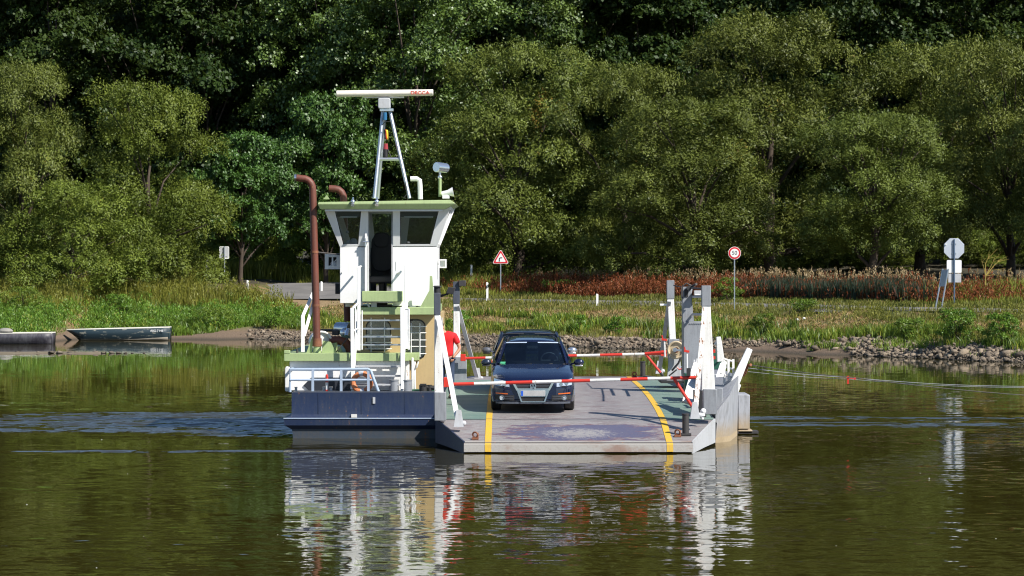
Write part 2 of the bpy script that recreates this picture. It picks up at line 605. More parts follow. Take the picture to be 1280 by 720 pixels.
# ---- road along the bank, with a stretch that turns up towards the wood on the far side
def ribbon(name, centre, width, mat, lift=0.03):
    rows = []
    for i, (x, y) in enumerate(centre):
        x0, y0 = centre[max(i - 1, 0)]; x1, y1 = centre[min(i + 1, len(centre) - 1)]
        d = Vector((x1 - x0, y1 - y0, 0)).normalized(); nrm = Vector((-d.y, d.x, 0))
        row = []
        for k in np.linspace(-0.5, 0.5, 5):
            q = Vector((x, y, 0)) + nrm * width * k
            row.append((q.x, q.y, float(ground_z(q.x, q.y)) + lift))
        rows.append(row)
    mb = MB(); mb.grid(rows)
    return mb.build(name, mat, origin=(0, 0, 0))


t = NT("old_asphalt")
v = t.coord()
f_ = t.noise(v, 14, 4, 0.7); b_ = t.noise(v, 0.6, 4, 0.6)
c_ = t.mix(t.ramp(b_, 0.35, 0.65), (0.10, 0.098, 0.10), (0.165, 0.158, 0.155))
c_ = t.mix(t.math('MULTIPLY', f_, 0.5), c_, (0.20, 0.19, 0.18))
M['asphalt'] = t.done(t.principled(c_, 0.9, 0, t.bump(f_, 0.01)))
rd = [(x, float(road_y(x))) for x in np.arange(-13.0, 75, 1.6)]
tag(ribbon("road", rd, 2.3, M['asphalt']), kind='structure')

# ferry road: wide asphalt apron that climbs away towards the wood
mb = MB()
rows = []
for y, xa, xb, z in ((152.5, -13.6, -8.2, 1.86), (155, -15.6, -5.5, 2.0), (158, -16.6, -4, 2.2), (161, -16.4, -3, 2.42), (164, -14.0, -2.0, 2.64), (167, -9, 0, 2.72)):
    rows.append([(xa + (xb - xa) * k / 6, y, z) for k in range(7)])
mb.grid(rows)
apron = mb.build("road", M['asphalt'], origin=(0, 0, 0))
tag(apron, kind='structure')
mb = MB()
mb.grid([[(-19.5 + k * 2.4, y, z + 0.05 * math.sin(k * 2.1 + y)) for k in range(9)] for y, z in ((151.5, 1.2), (152.6, 1.80), (155, 1.94), (158, 2.14), (161, 2.36), (164, 2.58), (168, 2.68), (172, 2.4))])
t = NT("trodden_earth")
v = t.coord(); f_ = t.noise(v, 5, 5, 0.7)
t.done(t.principled(t.mix(f_, (0.15, 0.10, 0.055), (0.26, 0.19, 0.10)), 0.95, 0, t.bump(f_, 0.05)))
tag(mb.build("terrain", t.m, origin=(0, 0, 0)), kind='structure')

# ---- water
def build_water():
    t = NT("river_water")
    v = t.coord()
    x, y, z = t.sep(v)

    def band(c, v0, wd):
        d = t.math('DIVIDE', t.math('SUBTRACT', v0, c), wd)
        return t.math('POWER', 2.718, t.math('MULTIPLY', t.math('MULTIPLY', d, d), -1.0))

    # slopes of the waves: two sizes of ripple, calmer by the far bank
    def slopes(scale, seed, detail=2, stretch=0.55):
        n = t.node("ShaderNodeTexNoise", {"Vector": t.mapping(v, (stretch, 1.0, 1.0), seed), "Scale": scale, "Detail": detail, "Roughness": 0.55})
        r = t.node("ShaderNodeSeparateColor", {0: n.outputs["Color"]}).outputs
        return t.math('SUBTRACT', r[0], 0.5), t.math('SUBTRACT', r[1], 0.5)

    ax, ay = slopes(1.5, (3, 7, 0))
    bx, by = slopes(4.6, (13, 2, 0), 3)
    calm = t.ramp(y, 56, 98, 1.0, 0.16)
    patch = t.ramp(t.noise(t.mapping(v, (0.25, 1.0, 1.0)), 0.10, 3, 0.6), 0.38, 0.62, 0.35, 1.35)
    amp = t.math('MULTIPLY', calm, patch)
    sx = t.math('MULTIPLY', t.math('ADD', t.math('MULTIPLY', ax, 0.04), t.math('MULTIPLY', bx, 0.10)), amp)
    sy = t.math('MULTIPLY', t.math('ADD', t.math('MULTIPLY', ay, 0.056), t.math('MULTIPLY', by, 0.145)), amp)
    # choppy water pushed aside by the moving ferry
    swell = t.noise(t.mapping(v, (0.55, 1.0, 1.0)), 0.9, 2, 0.5)
    left = t.math('MULTIPLY', band(65.5, y, 4.6), t.ramp(x, -19.0, -5.0, 0.25, 1.0))
    left = t.math('MULTIPLY', left, t.ramp(x, -4.6, -3.6, 1.0, 0.0))
    right = t.math('MULTIPLY', band(66.0, y, 2.8), t.ramp(x, 5.0, 5.6, 0.0, 1.0))
    right = t.math('MULTIPLY', right, t.ramp(x, 6.0, 22.0, 0.95, 0.6))
    bow = t.math('MULTIPLY', band(55.9, t.math('ADD', y, t.math('MULTIPLY', swell, 0.8)), 0.42), t.ramp(x, -11.0, -9.0, 0.0, 0.8))
    bow = t.math('MULTIPLY', bow, t.ramp(x, -3.0, -1.6, 1.0, 0.0))
    tear = t.ramp(t.noise(t.mapping(v, (0.14, 1.0, 1.0), (11, 2, 0)), 0.55, 4, 0.6), 0.40, 0.58)
    chop = t.math('ADD', t.math('ADD', t.math('MULTIPLY', left, 1.3), right), bow, clamp=True)
    chop = t.math('MULTIPLY', chop, t.math('ADD', t.math('MULTIPLY', tear, 0.95), t.math('MULTIPLY', left, 0.9)), clamp=True)
    # scattered small gusts
    gust = t.ramp(t.noise(t.mapping(v, (0.10, 1.0, 1.0), (1, 22, 0)), 0.9, 4, 0.6), 0.66, 0.74)
    gust = t.math('MULTIPLY', gust, t.math('MULTIPLY', band(63.0, y, 7.0), 0.5))
    chop = t.math('ADD', chop, gust, clamp=True)
    cx, cy = slopes(2.4, (5, 31, 0), 4, 0.75)
    sx = t.math('ADD', sx, t.math('MULTIPLY', t.math('MULTIPLY', cx, 0.9), chop))
    face = t.math('MULTIPLY', t.math('ABSOLUTE', t.math('ADD', cy, 0.22)), -0.72)          # the faces one can see lean this way
    sy = t.math('ADD', sy, t.math('MULTIPLY', face, chop))
    nv = t.node("ShaderNodeCombineXYZ", {0: sx, 1: sy, 2: 1.0}).outputs[0]
    nrm = t.node("ShaderNodeVectorMath", {0: nv}, operation='NORMALIZE').outputs[0]
    murk = t.mix(t.noise(v, 0.05, 3), (0.026, 0.021, 0.0035), (0.034, 0.028, 0.005))
    sh = t.principled(murk, 0.03, 0, nrm, IOR=1.33)
    t.done(sh)
    mb = MB()
    mb.grid([[(xx, yy, 0.0) for xx in (-700, -60, 0, 60, 700)] for yy in (-120, 0, 40, 80, 120, 160)])
    w = mb.build("water", t.m, origin=(0, 0, 0), smooth=0)
    tag(w, kind='structure')


build_water()

# ---- small flecks drifting on the water
fl = MB()
for i in range(46):
    Y = 12996.0 / random.uniform(125, 385)
    X = PX(random.uniform(-40, 1320), Y)
    if -6.0 < X < 6.5 and Y > 53: continue
    s = random.uniform(0.004, 0.010)
    fl.ball((X, Y, s * 0.3), (s * random.uniform(0.8, 1.8), s, s * 0.7), 6, 3)
tag(fl.build("foam", paint("foam_white", (0.45, 0.45, 0.40), 0.8, dirt=0.1), origin=(0, 0, 0)), kind='stuff')

# ---- stones of the bank: thousands, joined
def ico():
    a = (1 + 5 ** 0.5) / 2
    v = np.array([(-1, a, 0), (1, a, 0), (-1, -a, 0), (1, -a, 0), (0, -1, a), (0, 1, a), (0, -1, -a), (0, 1, -a), (a, 0, -1), (a, 0, 1), (-a, 0, -1), (-a, 0, 1)], float)
    f = np.array([(0, 11, 5), (0, 5, 1), (0, 1, 7), (0, 7, 10), (0, 10, 11), (1, 5, 9), (5, 11, 4), (11, 10, 2), (10, 7, 6), (7, 1, 8), (3, 9, 4), (3, 4, 2), (3, 2, 6), (3, 6, 8), (3, 8, 9), (4, 9, 5), (2, 4, 11), (6, 2, 10), (8, 6, 7), (9, 8, 1)])
    return v / np.linalg.norm(v[0]), f


ICO_V, ICO_F = ico()
t = NT("bank_stone")
a_ = t.node("ShaderNodeAttribute", attribute_name="tint").outputs["Fac"]
v = t.coord(); f_ = t.noise(v, 12, 4, 0.65)
c_ = t.mix(a_, (0.085, 0.066, 0.048), (0.29, 0.23, 0.165))
c_ = t.mix(t.math('MULTIPLY', t.ramp(f_, 0.45, 0.7), 0.5), c_, (0.13, 0.105, 0.08))
c_ = t.mix(t.ramp(t.sep(t.node("ShaderNodeNewGeometry").outputs["Position"])[2], 0.0, 0.12), (0.05, 0.042, 0.032), c_)
M['stone'] = t.done(t.principled(c_, 0.9, 0, t.bump(f_, 0.02)))


def stones(cx, cy, cz, size):
    n = len(cx)
    k = len(ICO_V)
    jit = rng.uniform(0.45, 1.2, (n, k, 1))
    sc = size[:, None, None] * rng.uniform(0.5, 1.35, (n, 1, 3)) * np.array([1.2, 1.0, 0.7])
    v = ICO_V[None] * jit * sc
    a = rng.uniform(0, 2 * PI, n); ca, sa = np.cos(a), np.sin(a)
    b = rng.uniform(-0.5, 0.5, n); cb, sb = np.cos(b), np.sin(b)
    x, y, z = v[..., 0], v[..., 1], v[..., 2]
    x, z = x * cb[:, None] + z * sb[:, None], -x * sb[:, None] + z * cb[:, None]
    x, y = x * ca[:, None] - y * sa[:, None], x * sa[:, None] + y * ca[:, None]
    v = np.stack([x + cx[:, None], y + cy[:, None], z + cz[:, None]], -1).reshape(-1, 3)
    f = (ICO_F[None] + (np.arange(n) * k)[:, None, None]).reshape(-1, 3)
    return v, f, np.repeat(rng.uniform(0, 1, n), len(ICO_F))


def build_riprap():
    n = 42000
    x = rng.uniform(-16, 46, n)
    u = rng.power(1.0, n) * 0.30 - 0.02
    yw, yr = water_y(x), road_y(x)
    y = yw + u * (yr - yw)
    px = 640 + x * F / y
    # where the stones lie, and how thickly
    dens = np.interp(px, [300, 330, 420, 560, 700, 850, 940, 960, 1060, 1075, 1160, 1330, 1500], [0, .9, .9, .7, 1, 1, .9, .55, .5, 1, 1, .9, .9])
    top = np.interp(px, [300, 420, 600, 850, 1000, 1075, 1200, 1400], [.11, .12, .125, .14, .24, .26, .25, .23])
    low = np.interp(px, [300, 860, 930, 1050, 1075, 1400], [-.02, -.02, .06, .09, -.02, -.02])
    keep = (rng.uniform(0, 1, n) < dens) & (u < top) & (u > low)
    thin = np.exp(-np.clip((u - top * 0.75) / 0.05, 0, 9))
    keep &= rng.uniform(0, 1, n) < thin
    x, y, u = x[keep], y[keep], u[keep]
    s = rng.gamma(5.0, 0.020, len(x)) * rng.choice([0.6, 1.0, 1.5], len(x), p=[.4, .47, .13])
    s = np.clip(s * np.interp(px[keep], [300, 880, 1050, 1300], [.58, .58, .72, .74]), 0.03, 0.17)
    z = np.maximum(ground_z(x, y), -0.05) + s * rng.uniform(0.1, 0.55, len(x))
    v, f, tn = stones(x, y, z, s)
    tag(link("riprap_stones", np_mesh("riprap_stones", v, f, 3, M['stone'], tn)), kind='stuff')


build_riprap()

# larger blocks one can tell apart along the right-hand shore
BLK = [(1017, 452, .24), (1042, 449, .22), (1092, 445, .22), (1118, 452, .22), (1150, 445, .25), (1171, 450, .22), (1203, 448, .28), (1228, 452, .24),
       (1255, 447, .30), (1272, 454, .26), (806, 421, .25), (748, 424, .24), (702, 422, .22), (668, 427, .22), (590, 424, .22)]
for i, (px, py, s) in enumerate(BLK):
    x = PX(px, 118)
    for _ in range(6):
        x = PX(px, float(water_y(x)) + 1.2)
    y = float(water_y(x)) + 0.8
    v, f, tn = stones(np.array([0.0]), np.array([0.0]), np.array([s * 0.35]), np.array([s]))
    o = link("shore_boulder", np_mesh("shore_boulder", v, f, 3, M['stone'], tn), (x, y, max(float(ground_z(x, y)), -0.03)))
    tag(o, "larger pale boulder among the rubble stones at the water's edge", "boulder", "larger boulders in the stone shore")

# ---- shallow spit with flat stones, far left
mb = MB()
rows = []
for k in range(13):
    px = -60 + k * 16
    hw = 1.0 * math.sin(PI * min(1, (k + .6) / 13)) ** 0.5
    yc = 116.6 + 0.25 * math.sin(k)
    rows.append([(PX(px, yc), yc + d * hw, zz) for d, zz in ((-1, -0.10), (-.5, 0.035 + .015 * math.sin(k * 2)), (0, 0.07), (.5, 0.05), (1, -0.10))])
mb.grid(rows)
t = NT("spit_mud"); v = t.coord(); f_ = t.noise(v, 3, 4)
t.done(t.principled(t.mix(f_, (0.10, 0.08, 0.05), (0.20, 0.165, 0.115)), 0.8, 0, t.bump(f_, 0.03)))
tag(mb.build("ground", t.m, origin=(0, 0, 0)), kind='structure')
for px, w in ((75, .26), (86, .17), (96, .22), (104, .17), (112, .14), (119, .26), (129, .32), (139, .29), (148, .22), (157, .17), (165, .15), (180, .16), (22, .15), (47, .14), (64, .20)):
    s = w * 0.8
    v, f, tn = stones(np.array([0.0]), np.array([0.0]), np.array([s * 0.18]), np.array([s]))
    o = link("flat_stone", np_mesh("flat_stone", v * np.array([1, 1, 0.6]), f, 3, M['stone'], tn), (PX(px, 116.3), 116.3, 0.0 if px > 70 else 0.05))
    tag(o, "small wet stone poking out of the shallow water along the mud spit", "stone", "stones in the row off the mud spit")

# ================================================================== GRASS AND WEEDS (nobody could count them)
G = {
    'short': leaf_mat("meadow_grass", (0.10, 0.11, 0.020), (0.34, 0.32, 0.08), 0.3, 0.02, odd=(0.42, 0.27, 0.13)),
    'dry': leaf_mat("dry_grass", (0.24, 0.145, 0.06), (0.48, 0.33, 0.16), 0.25, 0.02),
    'lush': leaf_mat("lush_grass", (0.07, 0.12, 0.012), (0.25, 0.33, 0.04), 0.4, 0.03, odd=(0.42, 0.42, 0.06)),
    'tall': leaf_mat("tall_yellow_grass", (0.12, 0.125, 0.018), (0.36, 0.34, 0.06), 0.35, 0.02),
    'herb': leaf_mat("bank_herb_leaves", (0.05, 0.12, 0.010), (0.22, 0.36, 0.04), 0.35, 0.03, odd=(0.45, 0.42, 0.08)),
    'dock': leaf_mat("red_dock", (0.11, 0.026, 0.013), (0.34, 0.098, 0.042), 0.25, 0.01, odd=(0.30, 0.20, 0.11)),
    'plume': leaf_mat("blond_plumes", (0.30, 0.20, 0.10), (0.55, 0.42, 0.24), 0.35, 0.02),
    'shaded_reed': leaf_mat("shade_tinted_reed_stems", (0.016, 0.028, 0.022), (0.05, 0.07, 0.04), 0.2, 0.02, odd=(0.12, 0.05, 0.035)),  # stem colour darkened to carry the shadow that falls on them
}


def blades(x, y, z, h, w, lean=0.35, tint=None, tip=0.0):
    """one bent blade per point: two faces, four-cornered"""
    n = len(x)
    a = rng.uniform(0, 2 * PI, n)
    sx, sy = np.cos(a) * w / 2, np.sin(a) * w / 2
    b = rng.uniform(0, 2 * PI, n); l = rng.uniform(0.05, 1, n) * lean * h
    lx, ly = np.cos(b) * l, np.sin(b) * l
    p = np.stack([x, y, z - 0.03], -1)
    s = np.stack([sx, sy, np.zeros(n)], -1)
    m = p + np.stack([lx * 0.35, ly * 0.35, h * 0.6], -1)
    e = p + np.stack([lx, ly, h * (1 - 0.15 * rng.uniform(0, 1, n))], -1)
    v = np.stack([p - s, p + s, m + s * 0.8, m - s * 0.8, e + s * (0.15 + tip), e - s * (0.15 + tip)], 1).reshape(-1, 3)
    o = (np.arange(n) * 6)[:, None]
    f = np.concatenate([o + np.array([0, 1, 2, 3]), o + np.array([3, 2, 4, 5])], 1).reshape(-1, 4)
    tint = rng.uniform(0, 1, n) if tint is None else tint
    return v, f, np.repeat(tint, 2)


def spikes(x, y, z, h, per, size, lo, spread):
    """upright stalks set with small flakes (seed heads)"""
    n = len(x)
    k = np.repeat(np.arange(n), per)
    t_ = rng.uniform(lo, 1.0, n * per)
    sp = spread * (1.15 - t_)
    p = np.stack([x[k] + rng.normal(0, 1, n * per) * sp, y[k] + rng.normal(0, 1, n * per) * sp, z[k] + h[k] * t_], -1)
    d = rng.normal(0, 1, (n * per, 3)); d[:, 2] = np.abs(d[:, 2]) + 1.6
    d /= np.linalg.norm(d, axis=1)[:, None]
    s_ = np.cross(d, rng.normal(0, 1, (n * per, 3))); s_ /= np.linalg.norm(s_, axis=1)[:, None]
    L = (size * rng.uniform(.6, 1.4, n * per))[:, None]
    v = np.stack([p - d * L, p + s_ * L * .38, p + d * L, p - s_ * L * .38], 1).reshape(-1, 3)
    return v, np.arange(n * per * 4).reshape(-1, 4), k


def tuft_points(n, xr, ur, per=14, spread=0.16):
    """points gathered in tufts; u is the fraction of the way from the waterline to the road"""
    k = n // per
    cx = rng.uniform(*xr, k); cu = rng.uniform(*ur, k)
    cy = water_y(cx) + cu * (road_y(cx) - water_y(cx))
    x = np.repeat(cx, per) + rng.normal(0, spread, k * per)
    y = np.repeat(cy, per) + rng.normal(0, spread, k * per)
    return x, y, np.repeat(rng.uniform(0, 1, k), per)


def patch_noise(x, y, s=1.0):
    return (np.sin(x * .37 * s + 1.3 * np.sin(y * .21 * s)) + np.sin(y * .45 * s + 1.7 * np.sin(x * .29 * s + 2)) + np.sin((x + y) * .83 * s + .7)) / 3


def put_blades(name, mat, x, y, h, w, tint, keep=None, **k):
    if keep is not None:
        x, y, h, tint = x[keep], y[keep], h[keep], tint[keep]
        w = w[keep] if hasattr(w, "__len__") else w
    v, f, tn = blades(x, y, ground_z(x, y), h, w, tint=np.clip(tint + rng.normal(0, .18, len(x)), 0, 1), **k)
    tag(link(name, np_mesh(name, v, f, 4, mat, tn)), kind='stuff')


def not_road(x, y, m=1.15):
    on_apron = (x > -16.8) & (x < -2) & (y > 152) & (y < 168)
    return (np.abs(y - road_y(x)) > m) & ~on_apron


# short meadow grass of the bank
x, y, tn = tuft_points(120000, (-14, 40), (0.14, 1.30), 12, 0.22)
u = (y - water_y(x)) / (road_y(x) - water_y(x))
pn = patch_noise(x, y, 1.6)
bare = (np.exp(-((u - 0.56) / 0.16) ** 2) * np.interp(x, [-14, -5, 12, 40], [0.9, 1.0, 0.75, 0.2]) + 0.30 * pn) > 0.32
keep = not_road(x, y) & (rng.uniform(0, 1, len(x)) < np.where(bare, 0.16, 1.0)) & (u > np.interp(640 + x * F / y, [300, 560, 860, 1000, 1300], [.09, .10, .13, .20, .20]))
put_blades("meadow_grass", G['short'], x, y, rng.uniform(0.10, 0.30, len(x)), 0.035, tn * 0.75 + 0.2 * pn, keep)
# dried, trodden grass in the middle of the slope
x, y, tn = tuft_points(45000, (-14, 40), (0.35, 0.85), 10, 0.25)
u = (y - water_y(x)) / (road_y(x) - water_y(x)); pn = patch_noise(x, y, 1.6)
bare = (np.exp(-((u - 0.56) / 0.16) ** 2) * np.interp(x, [-14, -5, 12, 40], [0.9, 1.0, 0.75, 0.2]) + 0.30 * pn) > 0.26
put_blades("dry_grass", G['dry'], x, y, rng.uniform(0.06, 0.16, len(x)), 0.05, tn, bare & not_road(x, y), lean=1.2)
# lush tufts above the stones
x, y, tn = tuft_points(60000, (-14, 40), (0.16, 0.50), 42, 0.20)
pn = patch_noise(x, y, 2.2); u = (y - water_y(x)) / (road_y(x) - water_y(x))
put_blades("lush_grass", G['lush'], x, y, rng.uniform(0.25, 0.62, len(x)), 0.04, tn, (pn > 0.05) & (u < 0.42 + 0.2 * pn), lean=0.5)
# mixed herbs and seed heads over the whole slope, taller to the right
n = 7000
x = rng.uniform(-13, 40, n); u = rng.uniform(0.16, 0.97, n)
y = water_y(x) + u * (road_y(x) - water_y(x)); px = 640 + x * F / y
pn = patch_noise(x, y, 2.4)
bare_ = np.exp(-((u - 0.56) / 0.16) ** 2) * np.interp(x, [-14, -5, 12, 40], [0.9, 1.0, 0.75, 0.2])
k = not_road(x, y) & (rng.uniform(0, 1, n) < (1 - .9 * bare_) * np.interp(px, [300, 560, 880, 1000, 1150, 1300], [.5, .4, .5, .8, 1, 1]) * (.7 + .6 * pn)) & (u > np.interp(px, [860, 1000, 1300], [.18, .26, .24]))
x, y, u, px = x[k], y[k], u[k], px[k]
h = rng.uniform(0.16, 0.45, len(x)) * np.interp(px, [300, 900, 1050, 1250], [.8, .9, 1.2, 1.5])
v, f, kk = spikes(x, y, ground_z(x, y), h, 22, 0.036, 0.15, 0.17)
tag(link("meadow_herbs", np_mesh("meadow_herbs", v, f, 4, G['tall'], np.clip(rng.uniform(0, .8, len(x))[kk] + rng.normal(0, .12, len(kk)), 0, 1))), kind='stuff')
# tufts that grow between the stones on the right
x, y, tn = tuft_points(9000, (10, 34), (0.06, 0.26), 26, 0.12)
put_blades("lush_grass", G['lush'], x, y, rng.uniform(0.15, 0.42, len(x)), 0.035, tn * .8, patch_noise(x, y, 2.6) > 0.12, lean=0.7)
# left bank: soft green growth by the water
def left_points(n, d0, d1, per, spread, x0=-46, x1=-10.5):
    k = n // per
    cx = rng.uniform(x0, x1, k); cd = rng.uniform(d0, d1, k)
    x = np.repeat(cx, per) + rng.normal(0, spread, k * per)
    y = np.repeat(water_y(cx) + cd, per) + rng.normal(0, spread, k * per)
    return x, y, np.repeat(rng.uniform(0, 1, k), per)


x, y, tn = left_points(84000, 0.9, 9.5, 30, 0.30)
px = 640 + x * F / y
d = y - water_y(x)
hh = rng.uniform(0.18, 0.55, len(x)) * (0.75 + 0.5 * patch_noise(x, y, 2.5))
put_blades("lush_grass", G['lush'], x, y, hh, 0.045, tn * .8 + .25 * patch_noise(x, y, 2), d > np.interp(px, [-200, 240, 300, 330, 420], [.9, 1.0, 3.2, 4.2, 4.5]), lean=0.9)
# broad-leaved herbs between them: small leaves in clumps
n = 5600
x, y, tn = left_points(n, 1.3, 10.5, 1, 0.2)
d = y - water_y(x); px = 640 + x * F / y
k = (patch_noise(x, y, 2.0) > -0.25) & (d > np.interp(px, [-200, 240, 300, 330, 420], [1.2, 1.3, 3.3, 4.3, 4.6]))
x, y, tn = x[k], y[k], tn[k]
v, f, kk = spikes(x, y, ground_z(x, y), rng.uniform(0.3, 0.75, len(x)), 26, 0.05, 0.2, 0.22)
tag(link("bank_herbs", np_mesh("bank_herbs", v, f, 4, G['herb'], np.clip(tn[kk] * .7 + rng.normal(.15, .15, len(kk)), 0, 1))), kind='stuff')
# left bank: tall yellowish grass behind
x, y, tn = left_points(90000, 8.0, 27.0, 22, 0.26, -52, -11.0)
d = y - water_y(x)
h = rng.uniform(0.6, 1.25, len(x)) * np.interp(d, [8, 12, 27], [0.7, 1.0, 1.1])
on_apron = (x > -17.6) & (y > 150.0)
put_blades("tall_grass", G['tall'], x, y, h, 0.042, tn * .6 + .35 * patch_noise(x, y, 1.3), (~on_apron) & (x < -12.0), lean=0.35)
n = 3800
x, y, tn = left_points(n, 8.5, 25.0, 1, 0.2, -50, -12.5)
k = ~((x > -17.6) & (y > 150.0)); x, y, tn = x[k], y[k], tn[k]
v, f, kk = spikes(x, y, ground_z(x, y), rng.uniform(0.9, 1.5, len(x)), 22, 0.05, 0.35, 0.14)
tag(link("tall_herbs", np_mesh("tall_herbs", v, f, 4, G['tall'], np.clip(tn[kk] * .7 + rng.normal(.1, .15, len(kk)), 0, 1))), kind='stuff')
# tall grass beyond the road
x = rng.uniform(-13, 42, 62000)
y = road_y(x) + rng.uniform(2.6, 12.0, len(x)); tn = np.clip(rng.normal(.45, .2, len(x)) + .25 * patch_noise(x, y, 2.2), 0, 1)
px = 640 + x * F / y; dy = y - road_y(x)
tall = np.interp(px, [540, 600, 660, 720, 930, 1120, 1160, 1300], [1.5, 1.45, 1.1, .9, .85, .85, 1.05, 1.15])
hh = rng.uniform(0.55, 1.0, len(x)) * np.interp(dy, [2.6, 4.5, 6.5, 12], [.35, .5, 1.0, 1.0]) * tall
put_blades("tall_grass", G['tall'], x, y, hh, 0.042, tn, rng.uniform(0, 1, len(x)) < np.interp(px, [300, 450, 640, 700, 940, 960, 1120, 1160], [.3, 1, .9, .32, .28, .2, .2, 1.0]), lean=0.3)
x = rng.uniform(-13, 42, 24000)
y = road_y(x) + rng.uniform(1.3, 4.4, len(x))
put_blades("meadow_grass", G['short'], x, y, rng.uniform(0.10, 0.30, len(x)), 0.04, np.clip(rng.normal(.3, .2, len(x)), 0, 1), None, lean=0.6)
# grass and herbs on the rise at the far end of the apron, left
x = rng.uniform(-21, 2, 22000); y = rng.uniform(168.2, 173, 22000)
put_blades("tall_grass", G['tall'], x, y, rng.uniform(0.5, 1.3, len(x)) * np.interp(x, [-20, -9, 2], [1.1, 0.9, 0.6]), 0.06, np.clip(rng.uniform(0.2, 1.0, len(x)), 0, 1), None, lean=0.35)
# red dock band
n = 13000
x = rng.uniform(-5, 36, n); y = road_y(x) + rng.uniform(3.4, 9.5, n)
px = 640 + x * F / y
dens = np.interp(px, [590, 640, 740, 790, 860, 930, 970, 1060, 1140, 1200, 1280], [.3, .6, 1.0, 1.1, 1.1, 1.0, .6, .5, .5, .45, .4]) * (0.75 + 0.5 * patch_noise(x, y, 1.8))
k = rng.uniform(0, 1, n) < dens
x, y = x[k], y[k]
z = ground_z(x, y)
h = rng.uniform(0.55, 1.2, len(x)) * np.interp(y - road_y(x), [3.8, 6, 10], [.75, 1, 1.1]) * (1 + .18 * patch_noise(x, y, 3.5))
v, f, kk = spikes(x, y, z, h, 24, 0.055, 0.26, 0.11)
tn = np.clip(rng.uniform(0, .85, len(x))[kk] + rng.normal(0, .15, len(kk)), 0, 1)
tag(link("red_dock", np_mesh("red_dock", v, f, 4, G['dock'], tn)), kind='stuff')
# blond plumes at the back
n = 4200
x = rng.uniform(-2, 36, n); y = road_y(x) + rng.uniform(8.5, 12.5, n); px = 640 + x * F / y
k = rng.uniform(0, 1, n) < np.interp(px, [640, 700, 900, 950, 1120, 1160, 1290], [0, .3, .3, .42, .42, .15, .12])
x, y = x[k], y[k]
h = rng.uniform(1.0, 1.5, len(x))
v, f, kk = spikes(x, y, ground_z(x, y), h, 18, 0.045, 0.70, 0.13)
tag(link("blond_plumes", np_mesh("blond_plumes", v, f, 4, G['plume'], rng.uniform(0, 1, len(kk)))), kind='stuff')
# dense stems below the plumes, a cast shadow put into their dark colour
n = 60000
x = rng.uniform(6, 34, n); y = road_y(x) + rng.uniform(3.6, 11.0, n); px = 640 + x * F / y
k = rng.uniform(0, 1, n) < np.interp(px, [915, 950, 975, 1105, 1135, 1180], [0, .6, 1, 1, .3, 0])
put_blades("shade_tinted_reeds", G['shaded_reed'], x, y, rng.uniform(0.75, 1.18, n), 0.05, rng.uniform(0, 1, n), k, lean=0.2)
# ================================================================== TREES
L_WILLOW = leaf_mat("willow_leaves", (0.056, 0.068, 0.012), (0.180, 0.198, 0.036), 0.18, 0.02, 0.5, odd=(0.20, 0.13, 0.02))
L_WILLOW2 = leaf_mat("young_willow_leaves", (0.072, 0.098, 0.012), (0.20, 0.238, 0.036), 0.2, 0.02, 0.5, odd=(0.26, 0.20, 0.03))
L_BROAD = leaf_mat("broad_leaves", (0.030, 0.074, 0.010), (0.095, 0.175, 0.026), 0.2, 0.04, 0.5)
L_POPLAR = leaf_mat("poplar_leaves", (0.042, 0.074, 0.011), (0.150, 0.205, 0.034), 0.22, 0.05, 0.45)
L_DARK = leaf_mat("dark_wood_leaves", (0.018, 0.036, 0.007), (0.056, 0.088, 0.016), 0.25, 0.02, 0.5)


